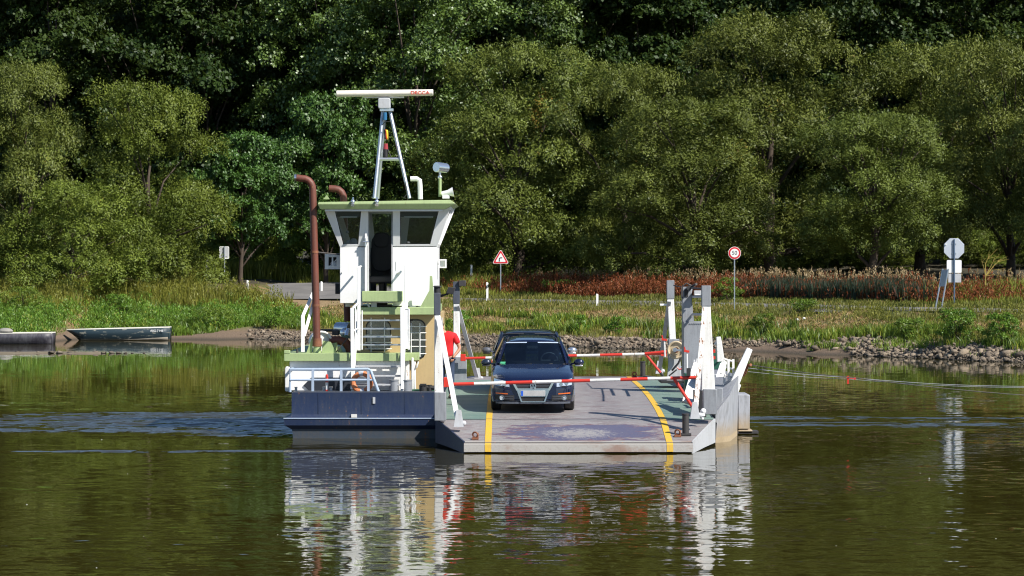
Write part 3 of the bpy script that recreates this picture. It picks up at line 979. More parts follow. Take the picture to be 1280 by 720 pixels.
def crown(name, seed, H, Rr, z0, nblob, nleaf, L, W, mat, style, shape):
    """foliage mass: lumps of sprigs of single leaves, with gaps between the lumps"""
    g = np.random.default_rng(seed)
    c, rb = [], []
    tries = 0
    # a few great boughs first; the lumps sit on those
    nb_ = 14 if H < 20 else 24
    maj = []
    for q in range(nb_):
        t = ((q + g.uniform(0.1, 0.9)) / nb_) ** 1.15
        pr_ = shape(t * 0.92); a = q * 2.4 + g.uniform(-.5, .5)
        rM = Rr * g.uniform(0.36, 0.50)
        rad = max(0.0, Rr * pr_ - rM * 0.75) * g.uniform(0.75, 1.12)
        maj.append((np.array([math.cos(a) * rad, math.sin(a) * rad, min(z0 + (H - z0) * t, H - rM * .75)]), rM))
    while len(c) < nblob and tries < 6000:
        tries += 1
        t = g.uniform(0.0, 1.0)
        prof = shape(t)
        a = g.uniform(0, 2 * PI)
        rad = Rr * prof * g.uniform(0.25, 1.0) ** 0.5
        r = Rr * g.uniform(0.15, 0.30) * (0.75 + 0.35 * prof)
        mc, mr = maj[g.integers(0, nb_)]
        dv = g.normal(0, 1, 3); dv /= np.linalg.norm(dv); dv[2] = dv[2] if dv[2] > -0.5 else -dv[2]
        p = mc + dv * mr * g.uniform(0.55, 1.0) * np.array([1, 1, 0.9])
        r = mr * g.uniform(0.36, 0.68)
        p[2] = max(p[2], z0 + r * .5)
        p[2] = min(p[2], H - r * 0.75)
        if any(np.linalg.norm(p - q) < 0.46 * (r + s) for q, s in zip(c, rb)):
            continue
        c.append(p); rb.append(r)
    c, rb = np.array(c), np.array(rb)
    share = rb ** 2 / (rb ** 2).sum()
    V, T = [], []
    for i in range(len(c)):
        n = int(nleaf * share[i])
        ns = max(14, int(34 * (rb[i] / rb.mean()) ** 2))
        d = g.normal(0, 1, (ns, 3)); d /= np.linalg.norm(d, axis=1)[:, None]
        d[:, 2] = np.where(d[:, 2] < -0.15, -d[:, 2], d[:, 2])
        sc = c[i] + d * rb[i] * g.uniform(0.72, 1.10, (ns, 1)) * np.array([1, 1, 0.85])
        st = g.uniform(0, 1, ns)
        k = g.integers(0, ns, n)
        jit = g.normal(0, 1, (n, 3)) * rb[i] * 0.13
        if style == 'willow':
            jit[:, 2] *= 1.35
        p = sc[k] + jit
        # drop leaves that sit deep inside another lump
        dd = np.linalg.norm(p[:, None, :] - c[None], axis=2) / rb[None]
        dd[:, i] = 9
        keep = dd.min(1) > 0.62
        p, k = p[keep], k[keep]
        n = len(p)
        out = d[k]
        if style == 'willow':
            ax = out * 0.55 + np.array([0, 0, -0.55]) + g.normal(0, 0.55, (n, 3))
            nr = out * 1.4 + np.array([0, 0, 0.3]) + g.normal(0, 0.26, (n, 3))
        else:
            ax = g.normal(0, 1, (n, 3)) + np.array([0, 0, -0.4])
            nr = out * 1.3 + np.array([0, 0, 0.6]) + g.normal(0, 0.32, (n, 3))
        ax /= np.linalg.norm(ax, axis=1)[:, None]
        b = np.cross(nr, ax); b /= (np.linalg.norm(b, axis=1)[:, None] + 1e-9)
        sz = g.uniform(0.65, 1.25, (n, 1))
        V.append(np.stack([p - ax * L * sz / 2, p + b * W * sz / 2, p + ax * L * sz / 2, p - b * W * sz / 2], 1))
        T.append(np.clip(0.45 + (st[k] - 0.5) * 0.40 + g.normal(0, 0.07, n) + g.normal(0, .12), 0, 1))
    V = np.concatenate(V).reshape(-1, 3); T = np.concatenate(T)
    return np_mesh(name, V, np.arange(len(V)).reshape(-1, 4), 4, mat, T), c, rb


def trunk_mesh(seed, c, rb, H, r0, nlimb, lean=0.0):
    rr = random.Random(seed)
    mb = MB()
    top = H * 0.62
    pts, rs = [], []
    for i in range(8):
        t = i / 7
        pts.append((lean * t * top + rr.uniform(-.12, .12) * (i > 0), rr.uniform(-.12, .12) * (i > 0), -0.4 + t * (top + 0.4)))
        rs.append(r0 * (1.25 if i == 0 else 1) * (1 - 0.75 * t))
    mb.tube(pts, rs, 9)
    order = sorted(range(len(c)), key=lambda i: -rb[i])[:nlimb]
    for i in order:
        e = Vector(c[i])
        zt = max(1.2, min(top * 0.9, e.z * rr.uniform(0.35, 0.6)))
        t = (zt + 0.4) / (top + 0.4)
        s = Vector((lean * t * top, 0, zt))
        mid = (s + e) / 2 + Vector((0, 0, 0.12 * (e - s).length)) + Vector((rr.uniform(-.3, .3), rr.uniform(-.3, .3), 0))
        r = r0 * 0.42 * (1 - 0.5 * t)
        mb.tube([s, (s + mid) / 2 + Vector((0, 0, .1)), mid, (mid + e) / 2, e], [r, r * .85, r * .65, r * .45, r * .2], 6)
    return mb


def proto(name, seed, H, Rr, z0, nblob, nleaf, L, W, mat, style, shape, r0, nlimb):
    """crown and trunk meshes of one tree; copies share them"""
    cm, c, rb = crown(name + "_crown", seed, H, Rr, z0, nblob, nleaf, L, W, mat, style, shape)
    tb = trunk_mesh(seed, c, rb, H, r0, nlimb)
    me = bpy.data.meshes.new(name + "_trunk")
    me.from_pydata(tb.v, [], tb.f)
    me.polygons.foreach_set("use_smooth", [True] * len(tb.f))
    me.materials.append(M['bark'])
    return dict(H=H, R=Rr, crown=cm, trunk=me)


round_ = lambda t: math.sqrt(max(0.0, 1 - (2 * t - 0.86) ** 2 * 0.86)) if t > 0.43 else 0.86 + 0.14 * t / 0.43
dome = lambda t: math.sqrt(max(0.02, 1 - t ** 2.2)) * (0.82 + 0.18 * min(1, t * 4))
egg = lambda t: math.sin(PI * min(1, max(0.03, 0.16 + 0.82 * t))) ** 0.6
tallp = lambda t: (0.7 + 0.6 * t if t < 0.5 else 1.0) * math.sqrt(max(0.02, 1 - max(0, (t - 0.55) / 0.46) ** 2))

PR = {
    'willow_a': proto("willow", 3, 14, 5.6, 0.3, 84, 98000, 0.20, 0.075, L_WILLOW, 'willow', dome, 0.38, 16),
    'willow_b': proto("willow", 8, 13, 5.8, 2.2, 76, 94000, 0.20, 0.075, L_WILLOW, 'willow', round_, 0.36, 16),
    'willow_c': proto("willow", 14, 13, 5.4, 0.2, 80, 90000, 0.19, 0.075, L_WILLOW2, 'willow', dome, 0.3, 14),
    'willow_d': proto("willow", 21, 15, 5.5, 0.8, 84, 98000, 0.20, 0.075, L_WILLOW, 'willow', egg, 0.38, 16),
    'bush': proto("bush", 30, 7, 4.2, 0.1, 75, 50000, 0.17, 0.07, L_WILLOW2, 'willow', dome, 0.14, 12),
    'maple': proto("broadleaf_tree", 41, 12, 4.4, 2.6, 70, 46000, 0.22, 0.16, L_BROAD, 'broad', egg, 0.24, 14),
    'poplar': proto("broadleaf_tree", 52, 24, 6.0, 2.0, 150, 78000, 0.23, 0.17, L_POPLAR, 'broad', tallp, 0.42, 18),
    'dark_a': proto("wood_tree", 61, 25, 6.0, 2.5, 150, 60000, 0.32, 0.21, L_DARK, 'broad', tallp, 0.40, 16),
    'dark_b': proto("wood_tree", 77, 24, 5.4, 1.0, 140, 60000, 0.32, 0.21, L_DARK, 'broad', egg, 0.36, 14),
}


def tree(kind, px, Y, top_py, half_px, name, label, cat='tree', group=None, rot=None, x=None):
    pr = PR[kind]
    X = PX(px, Y) if x is None else x
    zb = float(ground_z(X, Y)) - 0.15
    Ht = PZ(top_py, Y) - zb
    s = half_px * Y / F / pr['R']
    o = thing(name, (X, Y, zb), label, cat, group)
    for part in ('crown', 'trunk'):
        c = bpy.data.objects.new(part, pr[part])
        COL.objects.link(c); c.parent = o; ORG[c] = ORG[o]
    o.scale = (s, s, Ht / pr['H'])
    o.rotation_euler = (0, 0, random.uniform(0, 6.28) if rot is None else rot)
    return o


# willows and broadleaf trees in front, from left to right
tree('willow_a', 28, 152, 84, 92, "willow", "big olive willow cut off by the left edge of the photo")
tree('willow_c', 186, 153, 108, 100, "willow", "yellow-green rounded willow behind the tall grass, left of the dark green maple")
tree('bush', 88, 147, 232, 92, "willow_bush", "wide low willow bush at the far left bank above the moored boats", 'bush')
tree('bush', 186, 153, 258, 40, "willow_bush", "small olive bush with a few yellow leaves left of the square sign", 'bush')
tree('maple', 302, 159, 168, 62, "broadleaf_tree", "dark green round-leaved tree overhanging the bend of the asphalt road")
tree('maple', 408, 166, 118, 70, "broadleaf_tree", "bright green broadleaf tree right behind the tall rusty exhaust pipe")
tree('willow_a', 648, 161, 62, 118, "willow", "large olive willow behind the triangular bend sign")
tree('willow_d', 782, 160, 84, 86, "willow", "willow between the big central one and the tree behind the 50 sign")
tree('willow_c', 560, 166, 205, 60, "willow", "small willow just right of the wheelhouse roof, in shade below")
PR_last = tree('willow_a', 868, 151, 128, 118, "willow", "low wide willow whose leaves hang down behind the 50 sign", rot=2.0)
tree('willow_d', 962, 162, 20, 126, "willow", "tallest olive willow, its round top just under the photo's upper edge", rot=1.0)
tree('willow_b', 1092, 147, 146, 110, "willow", "sunlit willow on open trunks between the 50 sign and the octagonal sign", rot=0.6)
tree('willow_d', 1150, 164, 60, 110, "willow", "olive willow rising behind the sunlit one with open trunks")
tree('willow_b', 1262, 156, 58, 105, "willow", "shaded willow behind the octagonal sign at the right edge", rot=3.0)
tree('willow_a', 1400, 150, 70, 110, "willow", "willow partly out of the frame beyond the right edge")
tree('willow_a', -110, 156, 60, 110, "willow", "willow out of the frame beyond the left edge", rot=2.5)
tree('poplar', 520, 172, -60, 105, "broadleaf_tree", "tall broadleaf tree with shiny leaves behind the radar mast", rot=0.4)
tree('poplar', 425, 176, -75, 95, "broadleaf_tree", "tall broadleaf tree standing left of the radar antenna", rot=2.2)
tree('poplar', 660, 178, -60, 95, "broadleaf_tree", "tall broadleaf tree rising behind the big central willow", rot=4.0)
# the tall dark wood behind
xs_ = list(range(-90, 1420, 88))
for i, px in enumerate(xs_):
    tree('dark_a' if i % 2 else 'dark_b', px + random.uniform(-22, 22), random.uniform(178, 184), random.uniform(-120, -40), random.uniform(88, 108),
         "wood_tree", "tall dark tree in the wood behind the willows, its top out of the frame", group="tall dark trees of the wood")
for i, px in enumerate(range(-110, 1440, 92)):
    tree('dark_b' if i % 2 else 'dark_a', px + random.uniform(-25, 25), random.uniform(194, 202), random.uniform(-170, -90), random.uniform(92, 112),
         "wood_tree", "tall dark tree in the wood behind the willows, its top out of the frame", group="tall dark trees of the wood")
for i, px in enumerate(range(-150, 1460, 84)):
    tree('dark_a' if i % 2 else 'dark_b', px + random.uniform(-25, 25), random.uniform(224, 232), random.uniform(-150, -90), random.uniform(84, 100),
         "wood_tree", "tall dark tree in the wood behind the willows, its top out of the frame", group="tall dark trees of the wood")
for i, px in enumerate(range(-100, 1440, 78)):
    tree('bush', px + random.uniform(-20, 20), random.uniform(208, 216), random.uniform(150, 200), random.uniform(60, 80),
         "wood_bush", "dark undergrowth bush deep in the wood behind the trunks", 'bush', "undergrowth bushes deep in the wood")

for i, px in enumerate(range(-60, 1420, 74)):
    tree('bush', px + random.uniform(-20, 20), random.uniform(170, 174), random.uniform(262, 292), random.uniform(52, 70),
         "wood_bush", "dark undergrowth bush in the shade between the tree trunks", 'bush', "undergrowth bushes between the trunks")
# shrubs on the near bank
def shrub(px, py, hpx, wpx, label, mat, seed, n=1600, L=0.075, W=0.045):
    n = int(n * 1.7)
    # stand it on the bank where that pixel row meets the ground
    Y = 120.0
    for _ in range(40):
        Y += (float(ground_z(PX(px, Y), Y)) - PZ(py, Y)) * -12 * 0.35
        Y = min(max(Y, 105), 170)
    X = PX(px, Y); z = float(ground_z(X, Y))
    h, r = hpx * Y / F, wpx * Y / F / 2
    cm, c, rb = crown("foliage", seed, h, r, 0.0, 26, n, L, W, mat, 'broad', dome)
    o = thing("shrub", (X, Y, z), label, "shrub")
    f = bpy.data.objects.new("foliage", cm); COL.objects.link(f); f.parent = o
    mb = MB()
    for p in c[:7]:
        mb.tube([(0, 0, -.1), (p[0] * .4, p[1] * .4, p[2] * .55), tuple(p)], [.02, .014, .006], 5)
    me = bpy.data.meshes.new("stem"); me.from_pydata(mb.v, [], mb.f); me.materials.append(M['bark'])
    s = bpy.data.objects.new("stem", me); COL.objects.link(s); s.parent = o
    return o


shrub(1198, 428, 42, 62, "leafy green shrub on the stones below the octagonal sign", G['herb'], 101, 3200)
shrub(1252, 432, 40, 60, "dense green shrub at the far right end of the bank", G['herb'], 102, 3000)
shrub(1135, 424, 26, 52, "pale leafy shrub between the octagonal sign and the stony beach", G['lush'], 103, 2000)
shrub(955, 418, 26, 40, "bright yellow-green tuft of leaves right of the ferry on the bank", G['lush'], 104, 1700)
shrub(1005, 392, 18, 46, "small weedy shrub by the roadside near the stony shore", G['lush'], 105, 1300)
shrub(912, 378, 30, 42, "pale yellowish bush at the foot of the 50 sign", G['lush'], 106, 1800)
shrub(1052, 372, 22, 30, "yellow-green bush standing alone before the shaded reeds", G['lush'], 107, 1200)
shrub(700, 370, 20, 50, "dark green herb patch at the roadside below the red dock", G['herb'], 108, 1500)
shrub(150, 392, 24, 44, "dark green leafy bush in the tall grass above the moored boats", G['herb'], 109, 2200)
shrub(30, 392, 34, 60, "bright green leafy bush at the left edge above the second boat", G['lush'], 110, 2200)
shrub(268, 408, 24, 70, "leafy green herbs above the small mud beach", G['lush'], 111, 2200)
shrub(340, 410, 26, 40, "green herb bush at the right end of the mud beach", G['herb'], 112, 1600)
shrub(575, 412, 24, 34, "dark green tuft behind the man in the red shirt", G['herb'], 113, 1200)
shrub(770, 418, 22, 30, "green weed tuft above the stones near the rear barrier", G['herb'], 114, 1000)
shrub(725, 416, 22, 26, "green weed tuft above the stones right of the cars", G['herb'], 115, 900)

# bare yellow branch sticking out of the reeds
b0 = P(1232, 345, 122)
mb = MB()
for a, l, w in ((0.2, 1.0, .022), (0.75, 1.05, .022), (1.15, 0.8, .016), (-0.3, 0.75, .014), (1.6, .7, .013), (0.5, .9, .014)):
    q = b0 + Vector((math.sin(a) * l, random.uniform(-.2, .2), math.cos(a) * l))
    m_ = (b0 + q) / 2 + Vector((random.uniform(-.1, .1), 0, random.uniform(.02, .14)))
    mb.tube([b0, m_, q], [w, w * .7, w * .3], 5)
    for j in range(3):
        e = q + Vector((random.uniform(-.1, .4), random.uniform(-.2, .2), random.uniform(-.15, .3)))
        mb.tube([(m_ + q) / 2, e], [w * .4, w * .2], 4)
mb.tube([b0 - Vector((0.1, 0, 1.6)), b0], [.03, .024], 6)
tag(mb.build("dead_branch", paint("yellow_twig", (0.36, 0.27, 0.06), 0.8, dirt=0.3)), "bare yellow forked branch sticking up beside the octagonal sign", "branch")
# ================================================================== THE FERRY
FX = 1.33                                     # centre line of the car deck
ferry = thing("ferry", (FX, 65, 0.0), "white, green and navy car ferry with red and white barriers crossing the river", "ferry")


def part(mb, name, mats, parent=None, bevel=0.0, **k):
    return mb.build(name, mats, parent or ferry, bevel=bevel, **k)


# deck profile along the ferry: (Y, z)
PROF = [(55.0, 0.205), (56.2, 0.375), (57.4, 0.53), (59.2, 0.625), (61.0, 0.69), (63.5, 0.745), (66.0, 0.765), (69, 0.765), (72.0, 0.75), (74.4, 0.735)]


def deck_z(y):
    return float(np.interp(y, [p[0] for p in PROF], [p[1] for p in PROF]))


def deck_w(y):
    """left and right edge of deck and ramps"""
    xl = float(np.interp(y, [55.0, 57.4, 72.0, 74.4], [-0.965, -1.60, -1.60, -0.965]))
    xr = float(np.interp(y, [55.0, 57.4, 72.0, 74.4], [3.63, 4.26, 4.26, 3.63]))
    return xl, xr


# worn steel deck plate: grey with maroon and violet remains of old paint, scuffed across
def deck_material(base_a, base_b, worn, name):
    t = NT(name)
    v = t.coord()
    x, y, z = t.sep(v)
    n1 = t.noise(t.mapping(v, (0.55, 2.2, 1)), 1.5, 5, 0.65)
    n2 = t.noise(t.mapping(v, (0.9, 4.0, 1)), 4.0, 5, 0.7)
    n3 = t.noise(v, 22, 4, 0.7)
    c = t.mix(t.ramp(n1, 0.35, 0.65), base_a, base_b)
    if worn:
        mar = t.math('ADD', t.math('MULTIPLY', n1, 0.5), t.math('MULTIPLY', n2, 0.5))
        c = t.mix(t.math('MULTIPLY', t.ramp(mar, 0.46, 0.60), 0.8), c, (0.142, 0.092, 0.097))
        for cx_ in (-0.75, 0.72):
            tr = t.math('SUBTRACT', 1.0, t.math('DIVIDE', t.math('ABSOLUTE', t.math('SUBTRACT', x, cx_)), 0.42), clamp=True)
            c = t.mix(t.math('MULTIPLY', t.math('MULTIPLY', tr, t.ramp(n2, 0.38, 0.60)), 0.55), c, (0.13, 0.10, 0.105))
        # violet-blue old paint on the front ramp
        dx = t.math('DIVIDE', t.math('SUBTRACT', x, 0.15), 1.55)
        dy = t.math('DIVIDE', t.math('SUBTRACT', y, -8.95), 0.80)
        rr = t.math('SQRT', t.math('ADD', t.math('POWER', t.math('ABSOLUTE', dx), 4), t.math('POWER', t.math('ABSOLUTE', dy), 4)))
        nb = t.noise(t.mapping(v, (0.8, 2.6, 1), (4, 2, 0)), 1.7, 6, 0.75)
        e = t.math('ADD', rr, t.math('MULTIPLY', t.math('SUBTRACT', nb, 0.5), 4.6))
        c = t.mix(t.ramp(e, 1.15, 0.95), c, (0.16, 0.075, 0.085))
        c = t.mix(t.ramp(e, 0.95, 0.80), c, t.mix(n3, (0.075, 0.075, 0.13), (0.125, 0.12, 0.185)))
        # scraped middle of that patch
        dx2 = t.math('DIVIDE', t.math('SUBTRACT', x, 0.05), 0.62)
        dy2 = t.math('DIVIDE', t.math('SUBTRACT', y, -9.05), 0.45)
        r2 = t.math('ADD', t.math('MULTIPLY', dx2, dx2), t.math('MULTIPLY', dy2, dy2))
        n4 = t.noise(t.mapping(v, (1, 1.5, 1)), 9.0, 8, 0.85)
        sc = t.math('ADD', r2, t.math('MULTIPLY', t.math('SUBTRACT', n4, 0.5), 13.0))
        c = t.mix(t.math('MULTIPLY', t.ramp(sc, 1.0, 0.6), 0.85), c, (0.33, 0.315, 0.30))
        # pale front edge with rusty smears
        c = t.mix(t.ramp(y, -9.75, -9.85), c, t.mix(t.ramp(n1, 0.50, 0.66), (0.36, 0.34, 0.315), (0.26, 0.175, 0.14)))
    c = t.mix(t.math('MULTIPLY', t.ramp(n3, 0.52, 0.75), 0.55), c, (0.22, 0.17, 0.145))
    r = t.math('ADD', t.math('MULTIPLY', n3, 0.3), 0.38)
    return t.done(t.principled(c, r, 0.1, t.bump(t.math('ADD', n3, t.math('MULTIPLY', n1, 2)), 0.004)))


M['deck'] = deck_material((0.235, 0.225, 0.225), (0.345, 0.33, 0.325), True, "worn_deck_plate")
M['deck_green'] = deck_material((0.13, 0.21, 0.175), (0.19, 0.265, 0.22), False, "worn_green_deck")


def deck_strip(x0f, x1f, y0, y1, lift, nx=6, thick=0.0):
    mb = MB()
    ys = sorted({y0, y1} | {p[0] for p in PROF if y0 < p[0] < y1})
    rows = []
    for y in ys:
        a, b = x0f(y), x1f(y)
        rows.append([(a + (b - a) * k / nx, y, deck_z(y) + lift) for k in range(nx + 1)])
    mb.grid(rows)
    if thick:
        for row in (rows[0], rows[-1]):
            mb.grid([row, [(p[0], p[1], p[2] - thick) for p in row]] if row is rows[-1] else [[(p[0], p[1], p[2] - thick) for p in row], row])
    return mb


L_ = lambda y: deck_w(y)[0]
R_ = lambda y: deck_w(y)[1]
part(deck_strip(L_, R_, 57.4, 72.0, 0), "deck", M['deck'])
GL, GR = -0.48, 3.17            # yellow lines
gs = deck_strip(lambda y: -1.59, lambda y: GL - 0.07, 57.43, 71.9, 0.004, 3)
part(gs, "deck_walkway", M['deck_green'])
part(deck_strip(lambda y: GR + 0.07, lambda y: 4.25, 57.43, 71.9, 0.004, 3), "deck_walkway", M['deck_green'])
for X in (GL, GR):
    part(deck_strip(lambda y: X - 0.065, lambda y: X + 0.065, 55.01, 74.3, 0.008, 2), "deck_line", M['yellow'])


def ramp(front):
    ys = (55.0, 56.2, 57.38) if front else (72.02, 73.2, 74.4)
    tip, hinge = (ys[0], ys[2]) if front else (ys[2], ys[0])
    mb = MB()
    rows = [[(L_(y) + (R_(y) - L_(y)) * k / 8, y, deck_z(y) - 0.001) for k in range(9)] for y in ys]
    mb.grid(rows)
    tipr = rows[0] if front else rows[-1]
    sg = -1 if front else 1
    # lip at the tip, bent down to the water
    lip = [[(p[0], p[1] + sg * 0.10, p[2] - 0.03) for p in tipr], [(p[0], p[1] + sg * 0.12, p[2] - 0.175) for p in tipr], [(p[0], p[1] - sg * 0.3, p[2] - 0.19) for p in tipr]]
    mb.grid([tipr] + lip if not front else lip[::-1] + [tipr])
    r = part(mb, "ramp", M['deck'])
    s = MB()
    s.tube([(p[0], p[1] + sg * 0.012, p[2] + 0.002) for p in tipr], 0.012, 6)
    part(s, "edge_seam", M['dark_steel'], r)
    for side in (0, 1):
        f = (L_, R_)[side]
        ox = (-0.012, 0.012)[side]
        pts = []
        for y in ys:
            pts.append((f(y) + ox, y, deck_z(y) + 0.03))
        top = pts
        bot = [(p[0], p[1] , p[2] - d) for p, d in zip(pts, ((0.24, 0.37, 0.50) if front else (0.50, 0.37, 0.24)))]
        w = MB()
        w.add(top + bot, [(0, 3, 4, 1), (1, 4, 5, 2)] if side == 0 else [(0, 1, 4, 3), (1, 2, 5, 4)])
        inn = (0.03, -0.03)[side]
        w.add([(p[0] + inn, p[1], p[2]) for p in top] + top, [(0, 1, 4, 3), (1, 2, 5, 4)])
        w.add([(p[0] + inn, p[1], p[2]) for p in top] + [(p[0] + inn, p[1], p[2] - 0.05) for p in top], [(0, 1, 4, 3), (1, 2, 5, 4)])
        w.add([top[0], bot[0], (bot[0][0] + inn, bot[0][1], bot[0][2]), (top[0][0] + inn, top[0][1], top[0][2])], [(0, 1, 2, 3)])
        w.add([top[2], bot[2], (bot[2][0] + inn, bot[2][1], bot[2][2]), (top[2][0] + inn, top[2][1], top[2][2])], [(0, 1, 2, 3)])
        part(w, "side_plate", M['navy'] if side == 0 else M['grey_pale'], r)
    return r


rampf = ramp(True)
rampr = ramp(False)
for X in (GL, GR):                     # the yellow lines run on down the lip
    z_ = deck_z(55.0)
    mb = MB(); mb.grid([[(X - .065, 54.874, z_ - .172), (X + .065, 54.874, z_ - .172)], [(X - .065, 54.894, z_ - .03), (X + .065, 54.894, z_ - .03)], [(X - .065, 54.99, z_ + .006), (X + .065, 54.99, z_ + .006)]]); part(mb, "deck_line", M['yellow'], rampf)
# small rusty hooks on the front lip, bollards on the ramp corners
def hook(x, y):
    z = deck_z(y)
    mb = MB()
    mb.box((x - .07, y - .07, z), (x + .07, y + .07, z + .035))
    mb.torus((x, y, z + .09), (0.4, 1, 0.2), .055, .018, 12, 6)
    mb.cyl((x + .05, y + .05, z), (x + .05, y + .05, z + .13), .02)
    return mb


M['rusty'] = paint("rusty_iron", (0.26, 0.10, 0.05), 0.75, 0.2, dirt=0.6, dirtcol=(0.08, 0.04, 0.03), rust=0.5)
part(hook(PX(594, 55.35), 55.35), "hook", M['rusty'], rampf)
part(hook(PX(847, 55.6), 55.6), "hook", M['rusty'], rampf)
part(hook(PX(793, 73.8), 73.8), "hook", M['rusty'], rampr)


def ramp_bollard(x, y, h, par):
    z = deck_z(y)
    mb = MB()
    mb.box((x - .11, y - .11, z), (x + .11, y + .11, z + .04))
    mb.cyl((x, y, z + .04), (x, y, z + h), .07)
    mb.cyl((x, y, z + h), (x, y, z + h + .02), .08)
    part(mb, "bollard", M['dark_steel'], par)


ramp_bollard(PX(857, 55.75), 55.75, .42, rampf)
ramp_bollard(PX(803.5, 73.6), 73.6, .42, rampr)

# main hull under the deck
mb = MB()
mb.hexa([(-1.58, 58.3, -.5), (4.3, 58.3, -.5), (4.3, 71.2, -.5), (-1.58, 71.2, -.5)],
        [(-1.58, 57.42, .47), (4.3, 57.42, .47), (4.3, 72.0, .47), (-1.58, 72.0, .47)])
part(mb, "main_hull", M['grey_dark'])

# ---- left hull with rubbing strake
mb = MB()
XL, XR, Y0, Y1 = -4.80, -1.62, 59.6, 69.6


def hull_ring(e, z):
    k = e * .5 if e > 0 else e
    return [(XL - e, Y0 - k, z), (XR, Y0 - k, z), (XR, Y1 + k, z), (XL - e, Y1 + k, z)]


rings = [(-0.04, -0.6), (-0.02, 0.13), (0.0, 0.20), (0.15, 0.29), (0.165, 0.43), (0.02, 0.50), (0.0, 0.53), (0.0, 1.0)]
vs, fs, mi = [], [], []
for e, z in rings:
    vs += hull_ring(e, z)
lo = MB(); lo.add(sum((hull_ring(e, z) for e, z in rings[:3]), []), [(i * 4 + k, i * 4 + (k + 1) % 4, i * 4 + 4 + (k + 1) % 4, i * 4 + 4 + k) for i in range(2) for k in range(4)])
hi = MB(); hi.add(sum((hull_ring(e, z) for e, z in rings[2:]), []), [(i * 4 + k, i * 4 + (k + 1) % 4, i * 4 + 4 + (k + 1) % 4, i * 4 + 4 + k) for i in range(5) for k in range(4)])
hi.quad(*hull_ring(0.0, 1.0))
side_hull = part(hi, "side_hull", M['navy'], label="navy blue hull with rubbing strake under the wheelhouse")
part(lo, "boot_strip", M['navy_low'], side_hull)
mb = MB(); mb.tube([(XL - .17, Y0 - .085, .44), (XR - .02, Y0 - .085, .44)], .014, 6)
part(mb, "strake_edge", M['grey_blue'], side_hull)
mb = MB(); mb.box((PX(439, 59.5), 59.50, .46), (PX(446, 59.5), 59.58, .53)); part(mb, "scupper_plate", M['white_worn'], side_hull)
mb = MB(); mb.box((PX(466, 59.58), 59.575, .76), (PX(469, 59.58), 59.605, .90)); part(mb, "scupper_plate", M['grey_pale'], side_hull)
mb = MB(); mb.box((XL + .02, Y0 + .02, 1.0), (XR - .02, Y0 + .10, 1.025)); mb.box((XL + .02, Y0 + .12, 1.0), (XR, Y1 - .1, 1.012))
part(mb, "side_deck", M['grey_dark'])

# white fender board on the far left
mb = MB(); Yf = 60.1
mb.prism(rounded(PX(359, Yf), PZ(474, Yf), .09, .54, .04, Yf - .06), (0, .6, 0))
part(mb, "fender", M['white_worn'], bevel=.01)

# ---- engine casing with green top
YC = 60.35
mb = MB(); mb.box((PX(362, YC), YC, 1.01), (PX(503, YC), 66.5, 1.66))
casing = part(mb, "engine_casing", M['white'], bevel=.008)
mb = MB()
gx0, gx1 = PX(355, YC - .12), PX(523, YC - .12)
mb.add([(gx0, YC - .12, 1.66), (PX(503, YC), YC - .12, 1.66), (gx1, YC + .35, 1.66), (gx1, 66.7, 1.66), (gx0, 66.7, 1.66),
        (gx0, YC - .12, 1.83), (PX(508, YC), YC - .12, 1.83), (gx1, YC + .35, 1.83), (gx1, 66.7, 1.83), (gx0, 66.7, 1.83)],
       [(4, 3, 2, 1, 0), (5, 6, 7, 8, 9), (0, 1, 6, 5), (1, 2, 7, 6), (2, 3, 8, 7), (3, 4, 9, 8), (4, 0, 5, 9)])
mb.box((gx0, YC - .125, 1.83), (gx0 + .13, YC + .0, 1.90))
part(mb, "green_roof_slab", M['green'], casing, bevel=.008)
mb = MB()                               # dark board shaped like an arrow head
yp = YC - .03
mb.prism([(PX(379, yp), yp, PZ(482, yp)), (PX(389, yp), yp, PZ(490.5, yp)), (PX(441, yp), yp, PZ(490.5, yp)), (PX(441, yp), yp, PZ(472, yp)), (PX(389, yp), yp, PZ(472, yp))], (0, .025, 0))
part(mb, "arrow_board", M['slate'], casing)

# ---- tan cabin behind the stairs
YT = 60.95
cx0, cx1 = PX(441, YT), PX(548.5, YT)
zc0, zc1 = 1.012, PZ(393, YT)
W1 = rounded(PX(473, YT), PZ(419.5, YT), 31 * YT / F, 38 * YT / F, .13, YT)
W2 = rounded(PX(518.5, YT), PZ(424, YT), 27 * YT / F, 50 * YT / F, .16, YT)
mb = MB()


def wall_with_window(mb, x0, x1, z0, z1, win, y, th):
    n = len(win)
    cxm = sum(p[0] for p in win) / n; czm = sum(p[2] for p in win) / n
    out = []
    for p in win:
        dx, dz = p[0] - cxm, p[2] - czm
        k = min(((x1 if dx > 0 else x0) - cxm) / dx if abs(dx) > 1e-6 else 1e9, ((z1 if dz > 0 else z0) - czm) / dz if abs(dz) > 1e-6 else 1e9)
        out.append([cxm + dx * k, y, czm + dz * k])
    for (cxx, czz) in ((x0, z0), (x0, z1), (x1, z0), (x1, z1)):
        i = min(range(n), key=lambda q: (out[q][0] - cxx) ** 2 + (out[q][2] - czz) ** 2)
        out[i] = [cxx, y, czz]
    mb.ring_wall(out, win, (0, th, 0))


